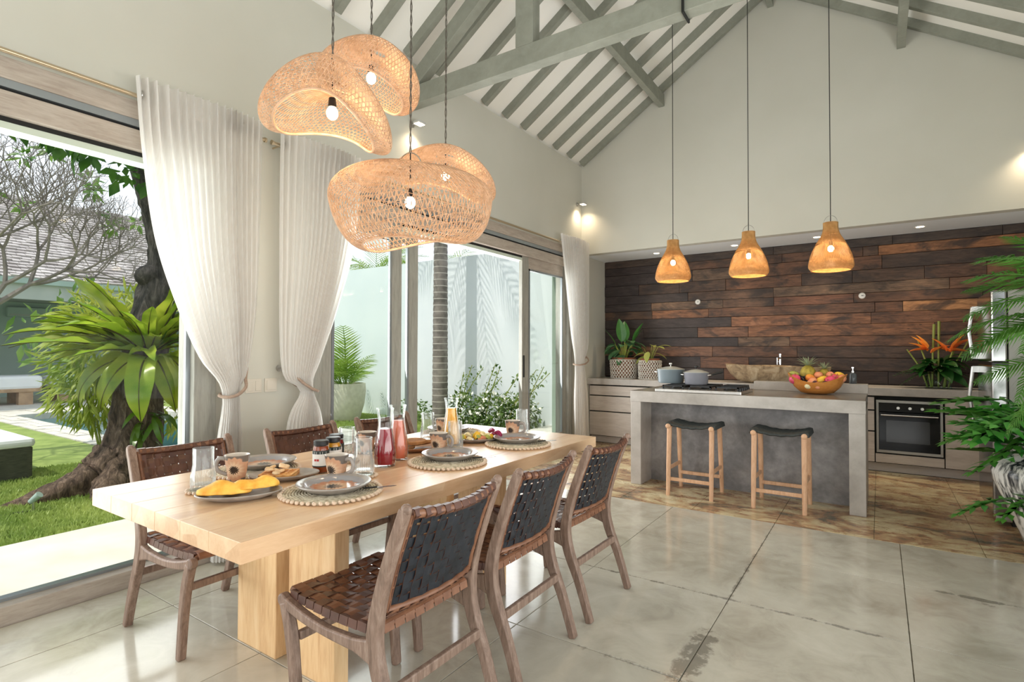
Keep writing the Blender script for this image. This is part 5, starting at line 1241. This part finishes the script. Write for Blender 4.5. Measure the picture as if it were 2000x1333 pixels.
tm.ball((0, .2, 2.06), (.13, .16, .12), 12, 9)
obj('trunk', tm, M_bark, tr, smooth=180)
for pts, rs in (([(0, -.1, .30), (.02, -.32, .13), (.04, -.62, .04), (0, -.95, -.03)], [.20, .15, .11, .04]), ([(.1, -.1, .2), (.28, -.25, .05), (.42, -.4, -.02)], [.18, .12, .04]), ([(.12, .1, .2), (.32, .25, .05), (.5, .4, -.03)], [.17, .11, .04]), ([(-.1, .0, .2), (-.35, -.2, .05), (-.6, -.3, -.03)], [.17, .1, .04])):
    obj('root', MB().grid(rough_tube(pts, rs, 16, 24, .16, 5, 5), cv=True), M_bark, tr, smooth=180)
M_canopy = leafmat('canopy_leaf', S(40, 84, 30), S(96, 144, 52), trans=.4, obj_var=False)
def leafcloud(n, cen, rad, L, W, seed, aim=None, droop=.4):
    g = np.random.default_rng(seed); V = []; F = []
    d = g.normal(0, 1, (n, 3)); d /= np.linalg.norm(d, axis=1)[:, None]; c = np.array(cen) + d * g.uniform(.25, 1, (n, 1)) ** .5 * np.array(rad)
    dr = d + g.normal(0, .7, (n, 3)) - np.array([0, 0, droop]);
    if aim is not None: dr = dr + np.array(aim)
    dr /= np.linalg.norm(dr, axis=1)[:, None]; up = g.normal(0, .5, (n, 3)) + np.array([0, 0, 1]); sd = np.cross(dr, up); sd /= np.linalg.norm(sd, axis=1)[:, None]; nn = np.cross(sd, dr)
    s = g.uniform(.6, 1.15, (n, 1)); l = dr * L * s; w_ = sd * W * s / 2
    V = np.stack([c, c + l * .45 + w_ - nn * L * .04, c + l - nn * L * .15, c + l * .45 - w_ - nn * L * .04, c + l * .5 + nn * L * .03], 1).reshape(-1, 3); k = np.arange(n)[:, None] * 5
    F = np.concatenate([k + np.array([[0, 1, 4]]), k + np.array([[1, 2, 4]]), k + np.array([[2, 3, 4]]), k + np.array([[3, 0, 4]])]); return V, F
def cloud(name, parent, parts_, m):
    Vs = []; Fs = []; o_ = 0
    for p in parts_:
        V, F = leafcloud(*p[0], **p[1]); Vs.append(V); Fs.append(F + o_); o_ += len(V)
    return bigmesh(name, np.concatenate(Vs), np.concatenate(Fs), m, parent, smooth=False, kind='stuff')
cloud('foliage', tr, [((70, (.5, -.6, 3.12), (.25, .35, .18), .17, .10, 1), {}), ((60, (.6, -1.25, 3.08), (.2, .25, .14), .16, .10, 2), {}), ((60, (.35, -.1, 2.98), (.2, .22, .16), .15, .09, 3), {}), ((900, (.3, -.2, 4.6), (1.5, 1.8, .8), .2, .11, 4), {}), ((40, (.7, -1.62, 2.95), (.15, .15, .2), .16, .09, 6), {})], M_canopy)
obj('branch', MB().tube([(.08, 0, 3.3), (.4, -.5, 3.3), (.6, -1.3, 3.2)], [.06, .04, .02], 8).tube([(.05, 0, 3.2), (.3, -.05, 3.15), (.4, -.15, 3.05)], [.04, .03, .012], 8), M_bark, tr, smooth=60)
# bird's nest ferns on the trunk
M_fern = leafmat('birds_nest_frond', S(112, 150, 26), S(196, 206, 72), scale=3, trans=.45, rough=.3)
M_fern2 = leafmat('birds_nest_frond_dark', S(64, 110, 34), S(128, 164, 60), scale=3, trans=.4, rough=.3)
fe = thing('birds_nest_fern', "large lime-green bird's nest fern growing on the tree trunk", 'fern', (-5.92, 2.42, 1.22))
shp = lambda u: (min(1, u * 3.2 + .18)) * (1 - max(0, (u - .55) / .45) ** 2.2) + .02
F1_ = [MB().grid(leaf(1.0, .165, 18, 6, b, .35, shp, rip=.3, seed=s)) for s, b in ((1, .5), (2, .9), (3, 1.5), (4, 2.3))]
fp = []
for i, mb in enumerate(F1_):
    o = obj('frond', mb, M_fern if i != 2 else M_fern2, fe, smooth=180); fp.append(o)
    obj('midrib', MB().tube([(p[3][0], p[3][1], p[3][2] - .004) for p in leaf(1.0, .165, 18, 6, (.5, .9, 1.5, 2.3)[i], .35, shp)], [.008] * 10 + [.003] * 9, 5), mat('frond_midrib', S(70, 64, 24), None, .6) if i == 0 else bpy.data.materials['frond_midrib'], o, smooth=60)
g = random.Random(12); k = 0
used = [False] * 4
def frond(kind, a, el, s, w_=1.0, off=(0, 0, 0)):
    src = fp[kind]
    if not used[kind]: o = src; used[kind] = True
    else:
        o = cp(src, fe); 
        for c_ in src.children: cp(c_, o)
    o.rotation_euler = (g.uniform(-.5, .5), -el, a); o.location = (.06 * math.cos(a) + off[0], .06 * math.sin(a) + off[1], off[2]); o.scale = (s, s * w_, s)
for i in range(26): frond(g.choice([0, 1]), -PI / 2 + g.uniform(-1.0, .6), g.uniform(.2, 1.05), g.uniform(.7, 1.1))
for i in range(20): frond(g.choice([0, 2]), PI / 2 + g.uniform(-1.5, 1.0), g.uniform(.75, 1.4), g.uniform(.6, 1.0))
for i in range(14): frond(1, g.uniform(-.9, .9), g.uniform(.3, 1.2), g.uniform(.45, .75))
for i, (a, s) in enumerate(((-2.1, .78), (-1.4, .84), (-.9, .76), (-.3, .8), (.2, .95), (.7, 1.0), (1.2, .8), (-1.8, .7), (-.6, .9))): frond(3, a, .25, s, 1.5, (.08, 0, -.05))
f2 = thing('small_fern', 'small dark fern tuft growing low on the tree trunk', 'fern', (-5.8, 2.36, .48))
o0 = None
for i in range(16):
    a = g.uniform(-1.9, 1.5); o0_ = obj('frond', MB().grid(leaf(.36, .05, 8, 2, 1.6, .3, shp)), M_fern2, f2, smooth=180) if o0 is None else cp(o0, f2)
    o0 = o0 or o0_; o0_.location = (.02, g.uniform(-.08, .1), g.uniform(-.1, .2)); o0_.rotation_euler = (g.uniform(-.4, .4), -g.uniform(-.5, .7), a); o0_.scale = (g.uniform(.6, 1.1),) * 3
# bamboo-like shrub behind the fern
M_shr = leafmat('yellow_shrub_leaf', S(128, 160, 42), S(206, 206, 100), scale=1.2, trans=.45, obj_var=False)
sb = thing('leafy_shrub', 'bright yellow-green bushy shrub behind the tree and fern', 'shrub', (-7.0, 2.55, -.06))
cloud('foliage', sb, [((1500, (0, .0, 1.35), (.5, .62, .62), .20, .032, 11), dict(aim=(.1, -.3, .1))), ((500, (0, -.2, .85), (.4, .4, .35), .17, .035, 12), dict(aim=(0, -.2, -.5))), ((260, (.2, .55, .75), (.4, .4, .5), .17, .04, 13), {})], M_shr)
st_ = MB()
for i in range(12):
    a = g.uniform(0, 6.28); st_.tube([(0.1 * math.cos(a), .1 * math.sin(a), 0), (.25 * math.cos(a), .25 * math.sin(a), .8), (.5 * math.cos(a), .5 * math.sin(a), 1.5)], [.012, .009, .004], 5)
obj('stems', st_, M_stalk, sb, smooth=60, kind='stuff')
# frangipani with bare forking branches
M_fbark = mat('frangipani_bark', S(112, 104, 98), S(156, 148, 140), .85, 8)
ft = thing('frangipani_tree', 'bare-branched frangipani tree at the far left beyond the lawn', 'tree', (-9.4, 1.82, -.06)); ft.scale = (1.175,) * 3
FTREE = 1
fm = []; tips = []
g = random.Random(33)
def grow(p, d, L, r, lv):
    n = 5; P = [p]
    dd = d.copy(); q = p.copy()
    for i in range(n):
        dd = (dd + Vector((g.uniform(-.12, .12), g.uniform(-.12, .12), .07))).normalized(); q = q + dd * (L / n); P.append(q.copy())
    fm.append((P, r, r * .72))
    if lv == 0: tips.append((q, dd)); return
    k = 3 if g.random() < .5 else 2
    ax = dd.orthogonal().normalized(); rot0 = g.uniform(0, 6.28)
    for i in range(k):
        a = rot0 + 2 * PI * i / k + g.uniform(-.4, .4); sd = (Matrix.Rotation(a, 3, dd) @ ax); grow(q, (dd * .8 + sd * g.uniform(.5, .8)).normalized(), L * g.uniform(.68, .86), r * .68, lv - 1)
for p0, d0 in (((0, 0, 1.35), (.1, .5, .75)), ((0, 0, 1.35), (-.2, -.3, .9)), ((0, .05, 1.5), (.3, .75, .45)), ((0, -.1, 1.4), (.2, .1, 1))):
    grow(Vector(p0), Vector(d0).normalized(), .56, .034, 7)
V, F = [], []
mbt = MB()
for P, r0, r1 in fm: mbt.tube(P, list(np.linspace(r0, r1, len(P))), 5, caps=False)
obj('trunk', MB().tube(spline([(0, -.3, 0), (.05, -.15, .5), (0, -.05, 1.0), (0, 0, 1.55)], 16), [.09] * 8 + [.07] * 8, 10), M_fbark, ft, smooth=60)
obj('branches', mbt, M_fbark, ft, smooth=60, kind='stuff')
tl_ = [((14, tuple(q), (.05, .05, .05), .15, .055, i), dict(droop=.1)) for i, (q, dd) in enumerate(tips) if i % 130 == 0]
tl_ += [((16, (.25, .75, 1.65), (.2, .2, .15), .22, .07, 901), {}), ((16, (.2, .45, 1.35), (.2, .2, .2), .22, .07, 902), {}), ((12, (.3, .55, 1.1), (.1, .12, .2), .2, .07, 903), {})]
cloud('foliage', ft, tl_, leafmat('frangipani_leaf', S(70, 120, 50), S(150, 180, 90), trans=.4, obj_var=False))
# white garden wall beyond the far doors
M_gw = mat('white_garden_wall', S(222, 230, 234), S(230, 236, 239), .9, 1.5, kind='World')
struct('wall_garden', MB().box(-12, -3.45, 7.75, 7.95, -.1, 2.98), M_gw)
struct('wall_side', MB().box(-3.98, XL - .2, 6.95, 7.75, -.1, 2.65), mat('shade_toned_wall', S(138, 156, 142), S(152, 168, 154), .9, 3, kind='World'))  # white wall: its shade and the glass tint are put into this grey-green
M_plant = mat('rough_white_planter', S(206, 200, 182), S(226, 220, 204), .9, 14, bump=.6, bscale=40)
M_palm = leafmat('palm_leaflet', S(90, 140, 44), S(176, 196, 84), scale=2, trans=.4, obj_var=False)
def palmfrond(L, n, ll, bend, seed, droop=.35):
    g = random.Random(seed); V = []; F = []; P = [(L * math.sin(bend * u) / bend, 0, -L * (1 - math.cos(bend * u)) / bend) for u in np.linspace(0, 1, n)]
    m = MB()
    m.tube(P, list(np.linspace(.008, .0025, n)), 4)
    for i in range(3, n):
        u = i / (n - 1); p = Vector(P[i]); t_ = (Vector(P[min(i + 1, n - 1)]) - Vector(P[i - 1])).normalized(); l = ll * math.sin(PI * min(.97, .18 + .8 * u)) ** .7
        for s in (-1, 1):
            d = (t_ * .75 + Vector((0, s, 0)) * .8 + Vector((0, 0, g.uniform(-.1, .25)))).normalized(); w_ = Vector((0, 0, 0)) + t_ * .009
            q = p + d * l * .55; e = p + d * l - Vector((0, 0, l * droop))
            m.add([p - w_, p + w_, q + w_, e, q - w_], [(0, 1, 2, 4), (4, 2, 3)])
    return m
def planter(lb, x, y, r, h, seed):
    o = thing('palm_planter', lb, 'planter', (x, y, -.06), 0)
    obj('tall_pot', MB().lathe([(0, 0), (r * .62, 0), (r * .72, .05), (r * .92, h * .45), (r, h * .8), (r * .97, h), (r * .86, h), (r * .84, h * .9), (0, h * .88)], 32), M_plant, o, smooth=40)
    g = random.Random(seed); f0 = None
    for i in range(26):
        a = g.uniform(0, 6.28); el = g.uniform(.75, 1.45)
        q = obj('palm_frond', palmfrond(.85, 20, .26, 1.0, seed), M_palm, o) if f0 is None else cp(f0, o)
        f0 = f0 or q; q.location = (.08 * math.cos(a), .08 * math.sin(a), h * .9); q.rotation_euler = (g.uniform(-.3, .3), -el, a); q.scale = (g.uniform(1.0, 1.65) * (.6 if math.sin(a) > .2 else 1),) * 3
planter('rough white planter with an areca palm, against the white garden wall', -8.25, 6.7, .36, .70, 3)
planter('rough white planter with a palm, half hidden behind the door post', -9.0, 6.72, .34, .70, 7)
pt = thing('palm_tree', 'slim ringed grey palm trunk standing before the white garden wall', 'palm tree', (-6.33, 7.15, -.08))
t = NT('palm_bark'); z = t.N('SeparateXYZ', Vector=t.coord('Object')).outputs['Z']
rings = t.math('FRACT', t.math('MULTIPLY', z, 9.0)); c = t.ramp(t.noise(t.coord('Object'), 6, 5), [(.35, S(104, 98, 92)), (.65, S(148, 140, 132))])
c = t.mix(t.ramp(rings, [(.0, (1, 1, 1)), (.10, (1, 1, 1)), (.16, (0, 0, 0))]), c, S(186, 180, 170)); t.P(Base_Color=c, Roughness=.85); t.bump(rings, .3, .02)
prf = []
for i in range(100):
    z_ = i * .05; prf.append((.135 - .006 * z_ + (.006 if i % 2 else 0), z_))
obj('trunk', MB().lathe(prf, 20), t.mat, pt, smooth=60)
o0 = None
for i in range(16):
    a = 2 * PI * i / 16; q = obj('palm_frond', palmfrond(1.9, 26, .5, 1.3, 5), M_palm, pt) if o0 is None else cp(o0, pt)
    o0 = o0 or q; q.location = (0, 0, 4.95); q.rotation_euler = (0, -g.uniform(-.1, 1.1), a)
M_hedge = leafmat('hedge_leaf', S(52, 88, 40), S(134, 160, 78), trans=.4, obj_var=False)
M_flw = mat('white_petal', S(240, 240, 226), None, .7)
for i, (x, lb) in enumerate(((-7.15, 'low leafy shrub left of the palm trunk, against the wall'), (-5.9, 'dark leafy shrub with upright shoots just right of the palm trunk'), (-5.35, 'flowering shrub with long arching shoots in front of the white wall'), (-4.85, 'flowering shrub with arching shoots behind the far sliding door'))):
    o = thing('garden_shrub', lb, 'shrub', (x, 7.35, -.06)); h = .3 if i == 0 else .42
    cloud('foliage', o, [((420 if i else 220, (0, 0, h * .75), (.42, .25, h * .7), .10, .05, 40 + i), {})], M_hedge)
    st_ = MB(); parts_ = []
    for j in range(0 if i == 0 else 4):
        dx = g.uniform(.05, .75); hh = g.uniform(.7, 1.15); bx = g.uniform(-.3, .2); P = spline([(bx, 0, .2), (bx + dx * .4, -.05, hh * .6), (bx + dx, -.1, hh)], 9); st_.tube(P, list(np.linspace(.012, .006, 9)), 5)
        for q in P[2:8]: parts_.append(((5, tuple(q), (.05, .05, .05), .075, .035, int(1e3 * abs(q[0])) + j), {}))
    if i:
        obj('shoots', st_, M_stalk, o, smooth=60, kind='stuff'); cloud('shoot_leaves', o, parts_, M_hedge)
        cloud('blossoms', o, [((110, (.05, -.1, h * .9), (.4, .22, h * .6), .06, .05, 70 + i), dict(droop=-.4))], M_flw)
# palms showing over the wall
for i, (x, y, z, lb) in enumerate(((-11.4, 10.2, 3.2, 'bushy green palm showing over the wall at the left'), (-9.6, 10.8, 2.9, 'lower palm crown showing over the wall behind the trunk'))):
    o = thing('palm_tree', lb, 'palm tree', (x, y, -.06)); obj('trunk', MB().tube([(0, 0, 0), (0, 0, z)], .12, 10), M_fbark, o, smooth=60); o0 = None
    for k in range(26):
        a = g.uniform(0, 6.28); q = obj('palm_frond', palmfrond(1.7, 24, .5, 1.2, 5), M_palm, o) if o0 is None else cp(o0, o)
        o0 = o0 or q; q.location = (0, 0, z); q.rotation_euler = (g.uniform(-.4, .4), -g.uniform(.1, 1.4), a)
# ================================================================ INDOOR PLANTS AT THE RIGHT
t = NT('streaked_white_glaze'); v = t.coord('Object', (16, 16, .9)); f = t.noise(v, 1.2, 4, .6)
t.P(Base_Color=t.ramp(f, [(.40, S(42, 44, 48)), (.47, S(150, 148, 144)), (.52, S(222, 218, 212)), (.7, S(234, 230, 226))]), Roughness=.22); M_urn = t.mat
ur = thing('philodendron_urn', 'tall streaked white glazed urn holding a split-leaf philodendron', 'planter', (.93, 4.62, 0))
obj('urn', MB().lathe([(0, 0), (.15, 0), (.17, .01), (.26, .25), (.335, .44), (.345, .50), (.32, .56), (.25, .60), (.235, .62), (.25, .645), (.23, .645), (.21, .60), (0, .58)], 40), M_urn, ur, smooth=40)
M_phil = leafmat('philodendron_leaf', S(40, 112, 40), S(96, 168, 68), trans=.3, rough=.28)
def phil(seed):
    m = MB(); n = 6
    for s in (-1, 1):
        for i in range(n):
            u = i / (n - 1); b = Vector((.02 + .26 * u, 0, -.05 * u * u)); a = R_(105 - 88 * u) ; l = .16 * (1 - .35 * abs(u - .35) * 2) * (1.15 if i == 0 else 1)
            d = Vector((math.cos(a), s * math.sin(a), -.12)); tip = b + d * l; sd = Vector((-math.sin(a), s * math.cos(a), 0)) * .020
            b2 = b + d * l * .55 + Vector((0, 0, .008))
            m.add([b - Vector((.022, 0, 0)), b2 - sd * 1.0, tip, b2 + sd * 1.0, b + Vector((.022, 0, 0))], [(0, 1, 3, 4), (1, 2, 3)])
    m.add([(0, 0, 0), (.16, .03, 0), (.36, 0, -.06), (.16, -.03, 0)], [(0, 1, 2, 3)]); return m
l0 = None; g = random.Random(17)
for i in range(22):
    a = g.uniform(2.0, 5.2) if i > 12 else 3.74 + g.uniform(-.9, .9); hh = g.uniform(-.02, .33); R0 = g.uniform(.12, .3)
    if i > 12 and math.cos(a) > .3: R0 *= .6
    tip = Vector((R0 * math.cos(a), R0 * math.sin(a), .62 + hh)); b = Vector((.08 * math.cos(a), .08 * math.sin(a), .60))
    obj('leaf_stalk', MB().tube([b, (b + tip) / 2 + Vector((0, 0, .08)), tip], .006, 6), M_dleaf, ur, smooth=60)
    q = obj('leaf', phil(1), M_phil, ur, smooth=180) if l0 is None else cp(l0, ur)
    l0 = l0 or q; q.location = tip; q.rotation_euler = (g.uniform(-.4, .4), g.uniform(-.35, .5), a + g.uniform(-.4, .4)); q.scale = (g.uniform(.95, 1.3),) * 3
for (x, y, z, a, el, s) in ((-.28, -.05, .34, 3.3, .35, .9), (-.2, -.25, .40, 4.0, .3, .8)):
    obj('leaf_stalk', MB().tube([(-.1, y * .5, .62), (x * .9, y, .6), (x, y, z)], .006, 6), M_dleaf, ur, smooth=60)
    q = cp(l0, ur); q.location = (x, y, z); q.rotation_euler = (0, el, a); q.scale = (s,) * 3
M_pind = leafmat('indoor_palm_leaflet', S(26, 70, 22), S(84, 130, 42), scale=2, trans=.25, obj_var=False)
ip = thing('potted_palm', 'tall feathery potted palm reaching in from the right edge', 'plant', (.98, 4.0, 0))
obj('pot', MB().lathe([(0, 0), (.15, 0), (.2, .35), (.19, .4), (.17, .4), (.16, .34), (0, .34)], 24), M_terra, ip, smooth=40)
for i in range(5):
    a = i * 1.3; obj('cane', MB().tube([(.05 * math.cos(a), .05 * math.sin(a), .34), (.06 * math.cos(a), .06 * math.sin(a), 1.0), (.03 * math.cos(a), .05 * math.sin(a), 1.55)], .013, 8), M_stalk, ip, smooth=60)
o0 = None
for i, (a, el, s, z) in enumerate(((3.7, 1.0, .95, 1.45), (3.4, .75, .9, 1.5), (4.1, .7, .85, 1.4), (3.75, .5, .95, 1.45), (3.4, .42, .95, 1.4), (3.9, .3, .9, 1.4), (3.6, .12, .9, 1.45), (4.2, .25, .8, 1.4), (3.2, .2, .85, 1.4), (3.7, -.1, .85, 1.35), (3.45, -.2, .8, 1.3), (4.1, -.15, .75, 1.3), (2.8, .7, .8, 1.5), (2.6, .3, .7, 1.4), (4.8, .7, .7, 1.4), (5.0, .3, .6, 1.3), (1.9, .9, .6, 1.5), (3.75, -.3, .7, 1.15), (3.5, .0, .75, 1.1), (4.0, 1.25, .8, 1.5), (3.3, 1.25, .8, 1.5), (3.8, .85, 1.0, 1.5), (3.65, .3, .8, 1.2))):
    q = obj('palm_frond', palmfrond(.85, 34, .19, 1.1, 9), M_pind, ip) if o0 is None else cp(o0, ip)
    o0 = o0 or q; q.location = (.03 * math.cos(a), .03 * math.sin(a), z); q.rotation_euler = (g.uniform(-.5, .5), -el, a); q.scale = (s * .86,) * 3
